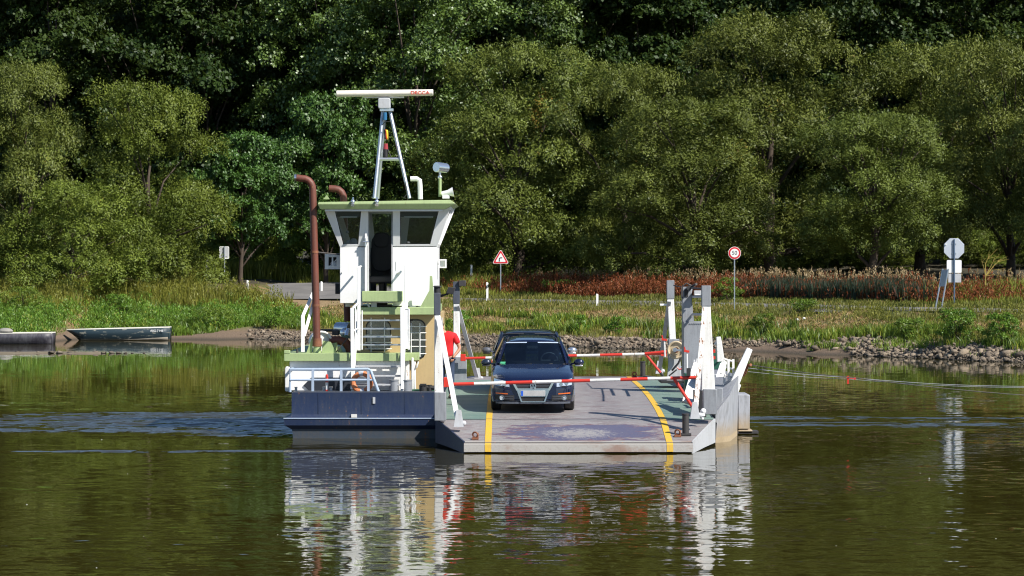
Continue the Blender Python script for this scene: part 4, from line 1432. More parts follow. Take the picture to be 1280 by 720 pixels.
xm = PX(497, YT); zw = PZ(452, YT)
wall_with_window(mb, cx0, xm, zw, zc1, W1, YT, .05)
wall_with_window(mb, xm, cx1, zw, zc1, W2, YT, .05)
mb.box((cx0, YT, zc0), (cx1, YT + .05, zw))
mb.box((cx0, YT + .05, zc0), (cx0 + .05, 66.0, zc1)); mb.box((cx1 - .05, YT + .05, zc0), (cx1, 66.0, zc1)); mb.box((cx0 + .05, 65.95, zc0), (cx1 - .05, 66, zc1))
cabin = part(mb, "cabin", M['tan'])
mb = MB(); mb.box((cx0 + .06, YT + .5, zc0), (cx1 - .06, YT + 4, 1.5)); mb.box((cx0 + .06, YT + 4.2, zc0), (cx1 - .06, YT + 4.3, zc1))
mb.box((PX(463, YT), YT + .1, 1.5), (PX(470, YT), YT + .4, 1.95)); part(mb, "cabin_inside", M['interior'], cabin)
mb = MB(); mb.box((PX(515, YT), YT + .15, 1.5), (PX(531, YT), YT + .4, 1.92)); mb.box((PX(465, YT), YT + .55, 1.5), (PX(469, YT), YT + .7, 1.62)); part(mb, "papers", M['blind'], cabin)
for Wn in (W1, W2):
    mb = MB(); mb.prism([(p[0], p[1] + .03, p[2]) for p in Wn], (0, .008, 0)); part(mb, "window_pane", M['glass'], cabin)
    mb = MB(); n = len(Wn)
    cm_ = sum((Vector(p) for p in Wn), Vector()) / n
    inn = [cm_ + (Vector(p) - cm_) * .93 + Vector((0, -.012, 0)) for p in Wn]
    mb.ring_wall([(p[0], p[1] - .012, p[2]) for p in Wn], inn, (0, .03, 0)); part(mb, "window_seal", M['black'], cabin)
for (xa, xb, zs, xsv) in ((456, 490, (401, 410, 419, 428, 436), (464, 481)), (508, 533, (408, 416, 425, 433, 442), (525, 514))):
    mb = MB()
    for q in zs:
        mb = MB(); mb.tube([(PX(xa, YT), YT - .05, PZ(q, YT)), (PX(xb, YT), YT - .05, PZ(q, YT))], .012, 6); part(mb, "guard_bar", M['white'], cabin)
    for q in xsv:
        mb = MB(); mb.tube([(PX(q, YT), YT - .065, PZ(zs[0] - 4, YT)), (PX(q, YT), YT - .065, PZ(zs[-1] + 4, YT))], .012, 6); part(mb, "guard_bar", M['white'], cabin)
mb = MB(); mb.tube([(PX(550.5, 61), 61.0, PZ(397, 61)), (PX(551.5, 61), 61.0, PZ(486, 61))], .02, 8); mb.tube([(PX(552.5, 61.2), 61.2, PZ(397, 61.2)), (PX(553, 61.2), 61.2, PZ(486, 61.2))], .014, 8)
part(mb, "drain_pipe", M['grey_pale'], cabin)
# upper green deck on top of the cabin
YU = 60.6
mb = MB(); mb.box((PX(440, YU), YU, zc1), (PX(544.5, YU), 66.2, PZ(384, YU)))
updeck = part(mb, "upper_deck", M['green'], bevel=.008)
mb = MB(); xg = PX(544, YU)
mb.prism([(xg - .34, YU + .03, PZ(384.5, YU)), (xg - .0, YU + .03, PZ(384.5, YU)), (xg - .07, YU + .03, PZ(345, YU)), (xg - .12, YU + .03, PZ(345, YU)), (xg - .13, YU + .03, PZ(363, YU))], (0, .06, 0))
part(mb, "bracket", M['green'], updeck)
# clutter on the upper deck
mb = MB(); mb.cyl((PX(462, 61), 61.0, PZ(383.0, 61)), (PX(490, 61), 61.0, PZ(382, 61)), .035); mb.box((PX(466, 61.3), 61.2, PZ(385, 61)), (PX(484, 61.3), 61.5, PZ(379, 61.3)))
part(mb, "hatch_gear", M['dark_steel'], updeck)
mb = MB(); mb.tube([P(452, 382, 60.7), P(455, 369, 60.7), P(462, 385, 60.7)], .025, 8); mb.box(P(464, 384.5, 60.75), P(471, 378, 60.8))
part(mb, "step_bracket", M['white'], updeck)
mb = MB(); mb.box((PX(512, 61.2), 61.1, PZ(385, 61.2)), (PX(520, 61.2), 61.3, PZ(372, 61.2))); mb.cyl(P(524, 385, 61.2), P(523, 373, 61.2), .04); part(mb, "vent", M['silver'], updeck)

# ---- wheelhouse
YW = 61.05
xa, xb = PX(425, YW), PX(546, YW)                     # lower body
zb0, zb1 = PZ(379, YW), PZ(309, YW)
zt = PZ(257.5, YW - .3)
xta, xtb = PX(404, YW - .3), PX(563.5, YW - .3)        # flared top
yb0, yb1, yt0, yt1 = YW, 63.3, YW - .30, 63.6
xd0, xd1 = PX(459.5, YW), PX(491, YW)                 # door opening
mb = MB()
th = .06


def fp(px, t, off=0.0):
    """a point of the leaning front face; t = 0 at the lower edge, 1 at the roof"""
    y = yb0 + (yt0 - yb0) * t + off
    return Vector((PX(px, y), y, zb1 + (zt - zb1) * t))


# lower walls
mb.box((xa, YW, zb0), (xd0, YW + th, zb1)); mb.box((xd1, YW, zb0 - .06), (xb, YW + th, zb1))
mb.box((xa, YW + th, zb0), (xa + th, yb1, zb1)); mb.box((xb - th, YW + th, zb0), (xb, yb1, zb1))
mb.box((xa + th, yb1 - th, zb0), (PX(457, YW), yb1, zb1)); mb.box((PX(492, YW), yb1 - th, zb0), (xb - th, yb1, zb1))
mb.box((xa + th, YW + th, zb0), (xb - th, yb1 - th, zb0 + .06))
wheelhouse = part(mb, "wheelhouse", M['white'], bevel=.006)
# leaning upper frame: front posts and rails
up = MB()


def slab(q):                                          # a plate on the leaning front face, from its four outline points
    v = Vector((0, th, 0.0))
    up.prism(q, v)


slab([fp(425, -.0), fp(447, -.0), fp(447, .0) * .98 + fp(447, 1) * .02, fp(424.5, .02)])
slab([fp(424.5, .02), fp(429.5, .02), fp(417, 1), fp(403.5, 1)])                       # left corner post
slab([fp(429.5, .02), fp(447.5, .02), fp(447.5, .07), fp(429, .07)])
slab([fp(447.5, .02), fp(459.5, .02), fp(460, 1), fp(452, 1)])                        # post left of door
slab([fp(417, .95), fp(452, .95), fp(452, 1), fp(416.6, 1)])
slab([fp(491, .02), fp(500, .02), fp(500, 1), fp(491, 1)])                           # post right of door
slab([fp(500, .02), fp(537, .02), fp(537.4, .07), fp(500, .07)])
slab([fp(537, .02), fp(546.5, .02), fp(564, 1), fp(550, 1)])                         # right corner post
slab([fp(500, .96), fp(549.5, .96), fp(550, 1), fp(500, 1)])
slab([fp(460, .975), fp(491, .975), fp(491, 1), fp(460, 1)])
part(up, "window_frame", M['white'], wheelhouse, bevel=.004)
# side and rear frames
sf = MB()
for s in (0, 1):
    bx, tx = (xa, xta) if s == 0 else (xb, xtb)
    o = th if s == 0 else -th
    for (t0, t1) in ((0.0, .12), (.55, .62), (.93, 1.0)):
        y0 = lambda k: yb0 + th + (yb1 - yb0 - th) * k
        lo_ = lambda k: Vector((bx, y0(k), zb1)); hi_ = lambda k: Vector((tx, yt0 + th + (yt1 - yt0 - th) * k, zt))
        sf.prism([lo_(t0), lo_(t1), hi_(t1), hi_(t0)], (o, 0, 0))
    for (a, b) in ((0.0, .08), (.92, 1.0)):
        m_ = lambda k, y: Vector((bx + (tx - bx) * k, yb0 + th + .1 + 0 * k, zb1 + (zt - zb1) * k)) if y == 0 else Vector((bx + (tx - bx) * k, yb1 - .1, zb1 + (zt - zb1) * k))
        sf.prism([m_(a, 0) + Vector((-.003 if s == 0 else .003, 0, 0)), m_(a, 1) + Vector((-.003 if s == 0 else .003, 0, 0)), m_(b, 1) + Vector((-.003 if s == 0 else .003, 0, 0)), m_(b, 0) + Vector((-.003 if s == 0 else .003, 0, 0))], (o, 0, 0))
bx0, bx1 = xa, xb


def bp(k, t):                                         # point on the leaning rear face
    return Vector((bx0 + (bx1 - bx0) * k + (xta - xa) * t * (1 - 2 * k) * (1 if k < .5 else 1), yb1 + (yt1 - yb1) * t, zb1 + (zt - zb1) * t))


for (k0, k1) in ((0, .07), (.24, .32), (.56, .64), (.93, 1.0)):
    sf.prism([bp(k0, 0), bp(k1, 0), bp(k1, 1), bp(k0, 1)], (0, -th, 0))
sf.prism([bp(.32, 0), bp(.56, 0), bp(.56, .06), bp(.32, .06)], (0, -th - .003, 0))
sf.prism([bp(.07, .92), bp(.93, .92), bp(.93, 1), bp(.07, 1)], (0, -th - .004, 0))
part(sf, "window_frame", M['white'], wheelhouse)
# rear door with glass low down (one sees the bank through it)
rd_ = MB(); xr0, xr1 = PX(457, YW), PX(492, YW)
rd_.ring_wall([(xr0, yb1 - .05, zb0), (xr1, yb1 - .05, zb0), (xr1, yb1 - .05, zb1), (xr0, yb1 - .05, zb1)],
              [(xr0 + .13, yb1 - .05, zb0 + .13), (xr1 - .08, yb1 - .05, zb0 + .13), (xr1 - .08, yb1 - .05, zb0 + .42), (xr0 + .13, yb1 - .05, zb0 + .42)], (0, .04, 0))
rd_.box((xr0 + .33, yb1 - .06, zb0 + .13), (xr0 + .37, yb1 - .005, zb0 + .42))
part(rd_, "rear_door", M['grey_dark'], wheelhouse)
# panes
for q in ([fp(429.5, .07), fp(447.5, .07), fp(452, .95), fp(417.5, .95)], [fp(500, .07), fp(537.2, .07), fp(549.3, .96), fp(500, .96)]):
    g = MB(); g.prism([p + Vector((0, .025, 0)) for p in q], (0, .008, 0)); part(g, "window_pane", M['glass'], wheelhouse)
    s = MB()
    for i in range(4):
        s.bar(q[i] + Vector((0, .018, 0)), q[(i + 1) % 4] + Vector((0, .018, 0)), .028, .028)
    part(s, "window_seal", M['black'], wheelhouse)
for (k0, k1) in ((.07, .24), (.32, .56), (.64, .93)):
    g = MB(); g.prism([bp(k0, .02) - Vector((0, .03, 0)), bp(k1, .02) - Vector((0, .03, 0)), bp(k1, .92) - Vector((0, .03, 0)), bp(k0, .92) - Vector((0, .03, 0))], (0, .006, 0)); part(g, "window_pane", M['glass'], wheelhouse)
for s in (0, 1):
    bx, tx = (xa + .03, xta + .03) if s == 0 else (xb - .03, xtb - .03)
    g = MB(); g.prism([(bx, yb0 + .2, zb1 + .05), (bx, yb1 - .1, zb1 + .05), (tx, yb1 - .0, zt - .05), (tx, yb0 - .0, zt - .05)], (.006, 0, 0)); part(g, "window_pane", M['glass'], wheelhouse)
# sun blinds behind the front panes
for (p0, p1, c0, c1) in ((419.5, 451, 421.5, 450.5), (501, 548, 501, 545.5)):
    b = MB(); b.prism([fp(c0, .74, .06), fp(c1, .74, .06), fp(p1, .95, .06), fp(p0, .95, .06)], (0, .012, 0)); part(b, "sun_blind", M['blind'], wheelhouse)
    b = MB(); b.bar(fp(c0 + 4, .735, .055), fp(c1 - 4, .735, .055), .03); part(b, "blind_rail", M['white'], wheelhouse)
# roof: pale green slab, thicker towards the front edge, with chamfered right corner
rf = MB()
yr0, yr1 = 60.52, 63.9
rx0, rx1 = PX(397, yr0), PX(569.5, yr0)
zr0, zr1 = 5.015, 5.17
rf.hexa([(rx0 + .05, yr0 + .06, zr0 + .0), (rx1 - .22, yr0 + .06, zr0), (rx1 - .22, yr1, zr0), (rx0 + .05, yr1, zr0)],
        [(rx0, yr0, zr1 - .05), (rx1, yr0, zr1 - .03), (rx1, yr1 + .05, zr1 - .03), (rx0, yr1 + .05, zr1 - .05)])
rf.hexa([(rx0, yr0, zr1 - .05), (rx1, yr0, zr1 - .03), (rx1, yr1 + .05, zr1 - .03), (rx0, yr1 + .05, zr1 - .05)],
        [(rx0 + .02, yr0 + .02, zr1), (rx1 - .12, yr0 + .02, zr1 + .05), (rx1 - .12, yr1, zr1 + .05), (rx0 + .02, yr1, zr1)])
roof = part(rf, "roof", M['green'], wheelhouse, bevel=.008)
mb = MB(); mb.box((rx0 + .16, yr0 + .10, zr0 - .045), (rx1 - .30, yr1 - .1, zr0 - .003)); part(mb, "roof_lining", M['white'], wheelhouse)
# pilot chair, helm console, things in the left window
ch = MB()
xc, yc = PX(478, 62.1), 62.05
ch.prism(rounded(xc, PZ(316, yc), .50, .86, .2, yc), (0, .14, 0)); ch.prism(rounded(xc - .02, PZ(300, yc), .36, .34, .12, yc - .03), (0, .1, 0))
ch.box((xc - .3, yc - .5, zb0 + .46), (xc + .28, yc + .1, zb0 + .60)); ch.cyl((xc, yc - .15, zb0 + .06), (xc, yc - .15, zb0 + .46), .07)
ch.box((xc - .36, yc - .4, zb0 + .70), (xc - .28, yc + .05, zb0 + .78)); ch.box((xc + .26, yc - .4, zb0 + .70), (xc + .34, yc + .05, zb0 + .78))
part(ch, "pilot_chair", M['interior'], wheelhouse, bevel=.03)
hc = MB(); hc.box((PX(496, 62), 61.5, zb0 + .06), (PX(540, 62), 62.6, zb0 + .95)); hc.box((PX(430, 62), 61.8, zb0 + .06), (PX(447, 62), 62.9, zb0 + 1.05)); part(hc, "helm_console", M['interior'], wheelhouse, bevel=.02)
hc = MB(); hc.box(P(433, 311, 61.6), P(438, 300, 61.75)); hc.ball(P(442, 303, 61.7), (.09, .05, .10)); hc.ball(P(434, 290, 61.7), .035); part(hc, "chart_clutter", M['sign_back'], wheelhouse)
# open door leaf, hinged on the left of the opening, seen almost edge-on
dl = MB(); xd = PX(456.2, 60.95)
dl.ring_wall([(xd, YW - .12, zb0 + .1), (xd + .01, YW + .66, zb0 + .1), (xd + .01, YW + .66, zt - .10), (xd, YW - .12, zt - .10)],
             [(xd, YW, zb1 + .08), (xd + .01, YW + .54, zb1 + .08), (xd + .01, YW + .54, zt - .22), (xd, YW, zt - .22)], (.045, .0, 0))
dl.box((xd + .012, YW + .0, zb0 + .2), (xd + .032, YW + .54, zb1 + .07)); 
door = part(dl, "door", M['white'], wheelhouse)
mb = MB(); mb.tube([(xd - .04, YW - .14, zb1 + .12), (xd + .09, YW - .14, zb1 + .12)], .016, 8); mb.box((xd + .0, YW - .15, zb1 + .02), (xd + .03, YW - .123, zb1 + .2)); part(mb, "door_handle", M['silver'], wheelhouse)
# grey door frame
for xj in (xd0, xd1 - .03):
    df = MB(); df.box((xj, YW - .012, zb0 + .05), (xj + .03, YW + .05, zt - .03)); part(df, "door_jamb", M['grey_pale'], wheelhouse)
mb = MB(); mb.box((PX(459, YW), YW - .02, zb0 + .02), (PX(491, YW), YW + .1, zb0 + .09)); part(mb, "door_sill", M['silver'], wheelhouse)
# small fittings on the front wall
mb = MB(); mb.tube([P(427.5, 341, YW), P(427.0, 339.5, YW - .12)], .015, 6); mb.tube([P(495, 338, YW), P(495, 327, YW - .0)], .012, 6); mb.tube([P(496, 342, YW), P(500, 340, YW - .1)], .014, 6); part(mb, "wall_hook", M['white'], wheelhouse)
# landing step in front of the door and legs of the wheelhouse
ls = MB(); ls.box((PX(453, 60.7), 60.45, PZ(377, 60.5)), (PX(503, 60.7), 61.03, PZ(364, 60.5))); part(ls, "landing_step", M['green'], bevel=.01)
for lx in (xa + .15, PX(507, YW), xb - .15):
    for ly in (YW + .3, yb1 - .4):
        lg = MB(); lg.box((lx - .05, ly, PZ(384, YU)), (lx + .05, ly + .1, zb0)); part(lg, "wheelhouse_leg", M['white'])
# boxes and lamps beside the wheelhouse
def lamp_box(pxa, pxb, pya, pyb, y, name, inner, hole=True):
    a, b = P(pxa, pyb, y), P(pxb, pya, y)
    m = MB(); o = [(a.x, y, a.z), (b.x, y, a.z), (b.x, y, b.z), (a.x, y, b.z)]; e = .08 if (b.x - a.x) > .28 else .03
    i = [(a.x + e, y, a.z + e), (b.x - e, y, a.z + e), (b.x - e, y, b.z - e), (a.x + e, y, b.z - e)]
    m.ring_wall(o, i, (0, .22, 0)); m.box((a.x, y + .22, a.z), (b.x, y + .24, b.z))
    r = part(m, name, M['white_worn'])
    m = MB(); m.box((a.x + e + .002, y + .16, a.z + e + .002), (b.x - e - .002, y + .2, b.z - e - .002)); part(m, "lamp_recess", inner, r)
    return r, a, b


r_, a_, b_ = lamp_box(406, 425, 317, 336.5, 61.4, "navigation_light", M['interior'])
mb = MB(); mb.box((a_.x + .155, 61.41, a_.z + .08), (a_.x + .185, 61.55, b_.z - .08)); mb.ball((a_.x + .19, 61.5, a_.z + .12), (.07, .05, .06)); mb.tube([(a_.x + .1, 61.45, a_.z + .05), (a_.x + .26, 61.45, a_.z + .22)], .012, 6); part(mb, "lamp_fitting", M['white'], r_)
mb = MB(); mb.box((b_.x - .01, 61.45, a_.z + .12), (xa + .01, 61.6, a_.z + .18)); part(mb, "bracket_arm", M['white'], r_)
r_, a_, b_ = lamp_box(548.5, 558, 324, 335, 61.2, "navigation_light", M['lens'])
mb = MB(); mb.box((xb - .01, 61.25, a_.z + .07), (a_.x + .01, 61.32, a_.z + .11)); part(mb, "bracket_arm", M['white'], r_)
mb = MB(); mb.box(P(419.0, 367.5, 62.4), P(426.5, 354.5, 62.9)); part(mb, "battery_box", M['interior'], bevel=.01)

# ---- stairs and white handrails
def rail(pts, r, name="handrail", mat=None, parent=None):
    m = MB(); m.tube(pts, r, 8); return part(m, name, mat or M['white'], parent)


stair = MB()
stair.bar(P(440, 487, 59.9), P(447.5, 388, 60.6), .05, .11, (0, 0, 1)); stair.bar(P(503, 487, 59.9), P(507, 388, 60.6), .05, .11, (0, 0, 1))
stair = part(stair, "stair", M['white'])
for i, (py, y, x0_, x1_) in enumerate(((480, 59.95, 443, 501), (469, 60.04, 443.5, 501), (457, 60.12, 444, 501.5), (430, 60.40, 450, 502), (420, 60.47, 450, 502.5), (410, 60.54, 450, 503), (399.5, 60.61, 450, 503.5))):
    m = MB(); a = P(x0_, py, y)
    m.box((a.x, y - .02, a.z - .035), (PX(x1_, y), y + .15, a.z)); part(m, "step", M['steel'] if i > 2 else M['grey_pale'], stair, bevel=.004)
for (b, t, y) in (((441, 490), (440, 385), 59.95), ((448.5, 438), (448.5, 334), 60.35), ((503, 490), (502.3, 384), 59.95), ((508.5, 436), (507.2, 331), 60.35)):
    m = MB(); m.bar(P(b[0], b[1], y), P(t[0], t[1], y), .075, .05, (0, 1, 0)); part(m, "rail_post", M['white'], stair, bevel=.006)
for (x0, x1) in ((441, 448.5), (502.6, 508)):
    rail([P(x0, 385, 59.95), P(x1, 378, 60.35)], .026, parent=stair); rail([P(x0 + 3, 384, 60.1), P(x0 + 3, 441, 60.1)], .014, "rail_bar", parent=stair)
    rail([P(x0, 414, 59.95), P(x1, 410, 60.35)], .018, "rail_bar", parent=stair)
rail([P(448.5, 334, 60.35), P(451, 333, 60.9)], .024, parent=stair); rail([P(507.2, 331, 60.35), P(508, 331, 60.95)], .024, parent=stair)
rail([P(505.6, 386, 60.33), P(511, 386, 60.33), P(511, 437, 60.33)], .018, "rail_bar", parent=stair); rail([P(452.5, 388, 60.33), P(452.5, 437, 60.33)], .014, "rail_bar", parent=stair)
# frame of a hand rail on the left of the casing
m = MB()
for y in (60.6, ):
    m.bar(P(378.5, 440, y), P(378.5, 394, y), .08, .06, (0, 1, 0)); m.bar(P(378.5, 395, y), P(391.5, 366, y + .5), .07, .06, (0, 1, 0)); m.bar(P(380, 420, y), P(392, 378, y + .3), .07, .05, (0, 1, 0))
part(m, "stair_frame", M['white'], bevel=.006)
m = MB(); m.tube([P(358.5, 458, 60.2), P(358.5, 487, 60.2)], .02, 8); part(m, "rail_post", M['white'])

# ---- exhausts and engine gear on the casing
def arc(c, r, a0, a1, n, y, dx=1):
    return [(c[0] + r * math.cos(a0 + (a1 - a0) * i / n) * dx, y, c[1] + r * math.sin(a0 + (a1 - a0) * i / n)) for i in range(n + 1)]


y = 60.75
b0, b1 = P(396.5, 437, y), P(391, 240, y)
e = [(b1.x - .22 + .22 * math.cos(R(a)), y, b1.z + .06 + .24 * math.sin(R(a))) for a in (15, 35, 55, 75, 95)]
mb = MB(); mb.tube([b0, b1] + e + [(b1.x - .36, y, b1.z + .315)], [.084, .08] + [.079] * 5 + [.078], 14, cap=False)
ex = part(mb, "exhaust_pipe", M['rust_pipe'], label="tall rust-brown exhaust pipe with bent top")
q = Vector((b1.x - .36, y, b1.z + .315))
mb = MB(); mb.tube([q, q + Vector((-.05, 0, .0))], [.08, .075], 14, cap=False); mb.cyl(q + Vector((-.02, 0, 0)), q + Vector((-.021, 0, 0)), .07); part(mb, "pipe_mouth", M['silver'], ex)
mb = MB(); z0 = 1.83
mb.cyl((b0.x, y, z0), (b0.x, y, z0 + .16), .10, .085); mb.prism([(b0.x - .24, y - .0, z0), (b0.x - .12, y, z0), (b0.x - .07, y, z0 + .36), (b0.x - .11, y, z0 + .36)], (0, .03, 0))
mb.prism([(b0.x + .1, y, z0), (b0.x + .42, y, z0), (b0.x + .30, y, z0 + .24), (b0.x + .12, y, z0 + .27)], (0, .03, 0)); part(mb, "pipe_base", M['green'], ex)
mb = MB(); mb.cyl((b0.x, y, z0 + .14), (b0.x, y, z0 + .32), .105, .10); part(mb, "pipe_collar", M['rusty'], ex)
for k_ in (.28, .62):
    q = b0.lerp(b1, k_); mb = MB(); mb.cyl(q + Vector((0, 0, -.025)), q + Vector((0, 0, .025)), .09, .09, 14); part(mb, "pipe_clamp", M['rusty'], ex)
q = b0.lerp(b1, .62); mb = MB(); mb.tube([q, Vector((PX(425, 61.2), 61.2, q.z - .06))], .016, 6); part(mb, "pipe_stay", M['dark_steel'], ex)
for px in (398, 452, 506):
    mb = MB(); mb.box((PX(px, Y0) - .012, Y0 - .006, .535), (PX(px, Y0) + .012, Y0 + .01, .995)); part(mb, "plate_seam", M['navy'], side_hull)
y2 = 63.9
mb = MB(); p0, p1 = P(434.5, 402, y2), P(429.5, 250, y2)
e2 = [(p1.x - .20 + .20 * math.cos(R(a)), y2, p1.z + .04 + .22 * math.sin(R(a))) for a in (15, 40, 65, 90)]
mb.tube([p0, p1] + e2 + [(p1.x - .34, y2, p1.z + .27)], .082, 12, cap=False)
part(mb, "exhaust_pipe", M['rust_pipe'])
mb = MB(); ya = 61.2
mb.tube([P(412, 426, ya), P(424, 425.5, ya), P(432, 428, ya), P(437, 435, ya), P(438.5, 445, ya)], [.10] * 5, 12); part(mb, "manifold_pipe", M['rust_pipe'])
mb = MB(); mb.cyl(P(399, 427, 61.5), P(402, 427, 61.15), .245, .245, 20); mb.torus(P(402, 427, 61.14), (0, 1, 0), .215, .03, 20, 6); part(mb, "silencer_drum", M['white_worn'], bevel=.01)
mb = MB(); mb.cyl(P(419.5, 443, 61.0), P(418, 428.5, 61.0), .045, .06, 12); mb.prism([P(413, 443, 61.1), P(430, 443, 61.1), P(424, 432, 61.1)], (0, .04, 0)); part(mb, "pipe_stand", M['green'])
mb = MB(); mb.cyl(P(421, 410, 62.2), P(438, 411, 62.0), .13, .15, 16); mb.ball(P(432, 416, 61.8), (.13, .1, .12)); mb.cyl(P(434, 421, 61.5), P(437, 413, 61.6), .07, .09); part(mb, "turbo_housing", M['silver'])
mb = MB(); mb.tube([P(401, 413, 62.4), P(424, 413, 62.2)], .03, 8); mb.box(P(415, 419, 62.0), P(424, 413, 62.3)); part(mb, "engine_bracket", M['dark_steel'])
mb = MB(); mb.tube([P(420, 440, 60.9), P(436, 421, 61.0)], .014, 6); part(mb, "stay_rod", M['dark_steel'])
mb = MB(); mb.cyl(P(371.5, 441, 60.6), P(371.5, 436, 60.6), .025); part(mb, "deck_fitting", M['dark_steel'])

# ---- blue-grey railing along the bow of the left hull
yr = 59.72
railing = part(MB().tube([P(362.5, 490, yr + .02), P(362.5, 462, yr + .02), P(460, 461.5, yr), P(463, 463, yr), P(473.5, 491, yr)], .035, 10), "railing", M['grey_blue'])
m = MB(); m.tube([P(362.5, 475, yr), P(466, 475, yr)], .026, 8); part(m, "rail_bar", M['grey_blue'], railing)
for px in (391, 426.5, 460.5):
    m = MB(); m.bar(P(px, 491, yr), P(px, 462, yr), .055, .05, (0, 1, 0)); part(m, "rail_post", M['grey_blue'], railing)
rail([(P(362.5, 462, yr).x, yr, P(362.5, 462, yr).z), (XL + .03, 64, PZ(462, yr))], .03, "rail_bar", M['grey_blue'], railing)
# deck fittings behind the railing
mb = MB(); mb.cyl(P(408.5, 490.5, 59.95), P(408.5, 472, 59.95), .028); mp = part(mb, "marker_post", M['white'])
mb = MB(); mb.cyl(P(408.5, 478, 59.95), P(408.5, 470, 59.95), .032); mb.ball(P(408.5, 469.5, 59.95), .03); part(mb, "red_band", M['red'], mp)
mb = MB(); mb.cyl(P(408.5, 490.5, 59.95), P(408.5, 487, 59.95), .033); part(mb, "red_band", M['red'], mp)
for px in (370, 405, 413.5):
    mb = MB(); mb.cyl(P(px, 491, 60.05), P(px, 484, 60.05), .035 if px > 380 else .03); mb.cyl(P(px, 484.2, 60.05), P(px, 483.4, 60.05), .045); part(mb, "mooring_cleat", M['grey_pale'])
for px in (492.5, 509):
    mb = MB(); c = P(px, 491, 60.0); mb.cyl((c.x, 60.0, 1.0), (c.x, 60.0, 1.245), .105, .10, 18); mb.cyl((c.x, 60.0, 1.245), (c.x, 60.0, 1.262), .115, .115, 18)
    part(mb, "bollard", M['grey'])
mb = MB(); mb.box(P(495, 494, 59.75), P(505, 488.5, 60.0)); part(mb, "chock", M['navy'])
mb = MB(); mb.box(P(515, 494.5, 60.1), P(549, 486, 60.5)); part(mb, "green_chock", paint("dark_green_paint", (0.02, 0.09, 0.05), 0.5))
mb = MB(); mb.cyl(P(529, 494, 59.9), P(529, 481, 59.9), .09); mb.box(P(525, 482, 59.8), P(533, 479.5, 60.0)); mb.tube([P(533, 484, 59.9), P(546, 485, 59.9)], .05, 8); mb.cyl(P(537, 492, 59.9), P(537, 481, 59.9), .05); part(mb, "winch", M['black'])
# white panel right of the stairs
mb = MB(); mb.box(P(503.5, 488, 60.55), P(512, 449, 60.75)); mb.tube([P(515.5, 489, 60.4), P(515.5, 447, 60.4)], .028, 8); mb.tube([P(518.5, 489, 60.5), P(518, 452, 60.5)], .03, 8); mb.tube([P(520.5, 460, 60.45), P(523, 452, 60.45)], .02, 6); part(mb, "locker", M['white_worn'], bevel=.01)

# ---- radar mast and fittings on the roof
ym = 61.9
la, lb, lt, rt, rb_ = P(468, 248, ym), P(472, 248, ym + .9), P(479, 137, ym + .4), P(487, 137, ym + .4), P(512, 248, ym)
mast = part(MB().box((PX(474, ym), ym + .28, PZ(139, ym + .4)), (PX(491, ym), ym + .56, PZ(136, ym + .4))), "radar_mast", M['silver'])
for (p, q) in ((la, lt), (lb, lt + Vector((.03, .08, 0))), (rb_, rt)):
    mb = MB(); mb.tube([p, q], .042, 10); part(mb, "leg", M['steel'], mast)
mb = MB(); mb.tube([P(473.5, 199, ym + .2), P(502, 199, ym + .2)], .038, 8); part(mb, "cross_bar", M['steel'], mast)
mb = MB(); mb.prism(rounded(PX(480.5, ym + .4), PZ(129.5, ym + .4), .28, .24, .04, ym + .25), (0, .34, 0)); part(mb, "radar_motor", M['grey_pale'], mast, bevel=.015)
mb = MB(); mb.cyl(P(481, 124, ym + .42), P(481, 121, ym + .42), .07)
mb.box((PX(455, ym + .4), ym + .36, PZ(122.4, ym + .4)), (PX(505, ym + .4), ym + .48, PZ(120.6, ym + .4))); part(mb, "radar_bracket", M['white'], mast)
ant = MB(); a, b = P(420.5, 117.3, ym + .35), P(541.5, 115.8, ym + .35)
ant.prism([(a.x, ym + .33 + .09 * math.cos(t), a.z + .075 * math.sin(t)) for t in [2 * PI * k / 14 for k in range(14)]][::-1], b - a)
ant = part(ant, "radar_antenna", M['radar_white'], mast, bevel=.012)
text_part("DECCA", .115, "lettering", M['decca_red'], ant, (PX(525, ym + .22), ym + .236, PZ(116.2, ym + .3)), .003, .001, 1.12)
mb = MB(); c = P(482, 196, ym + .25); mb.cyl(c, c + Vector((0, 0, .17)), .055, .06); mb.cyl(c + Vector((0, 0, -.06)), c, .035); part(mb, "signal_lamp", M['interior'], mast)
mb = MB(); mb.cyl(c + Vector((0, 0, .17)), c + Vector((0, 0, .30)), .06, .05); part(mb, "lamp_glass", M['lamp_red'], mast)
mb = MB(); c2 = P(481, 150, ym + .25); mb.cyl(c2, c2 + Vector((0, 0, .17)), .05); part(mb, "signal_lamp", paint("blue_lamp_glass", (0.02, 0.12, 0.25), 0.3, dirt=0.1), mast)
mb = MB(); mb.tube([P(485, 187, ym + .2), P(487, 192, ym + .2), P(490, 199, ym + .2)], .012, 6); mb.tube([P(507, 236, ym), P(506, 228, ym), P(509, 242, ym), P(505, 247, ym)], .01, 5); mb.tube([P(476, 158, ym + .3), P(482, 152, ym + .28), P(488, 152, ym + .3)], .008, 5); part(mb, "loose_cable", M['black'], mast)
flag = MB()
stripes = [("black", M['sign_black'], 0), ("red", M['red'], 1), ("gold", M['flag_gold'], 2)]
tl, bl = P(479.5, 160, ym + .2), P(479.0, 174, ym + .2)
fl_ = None
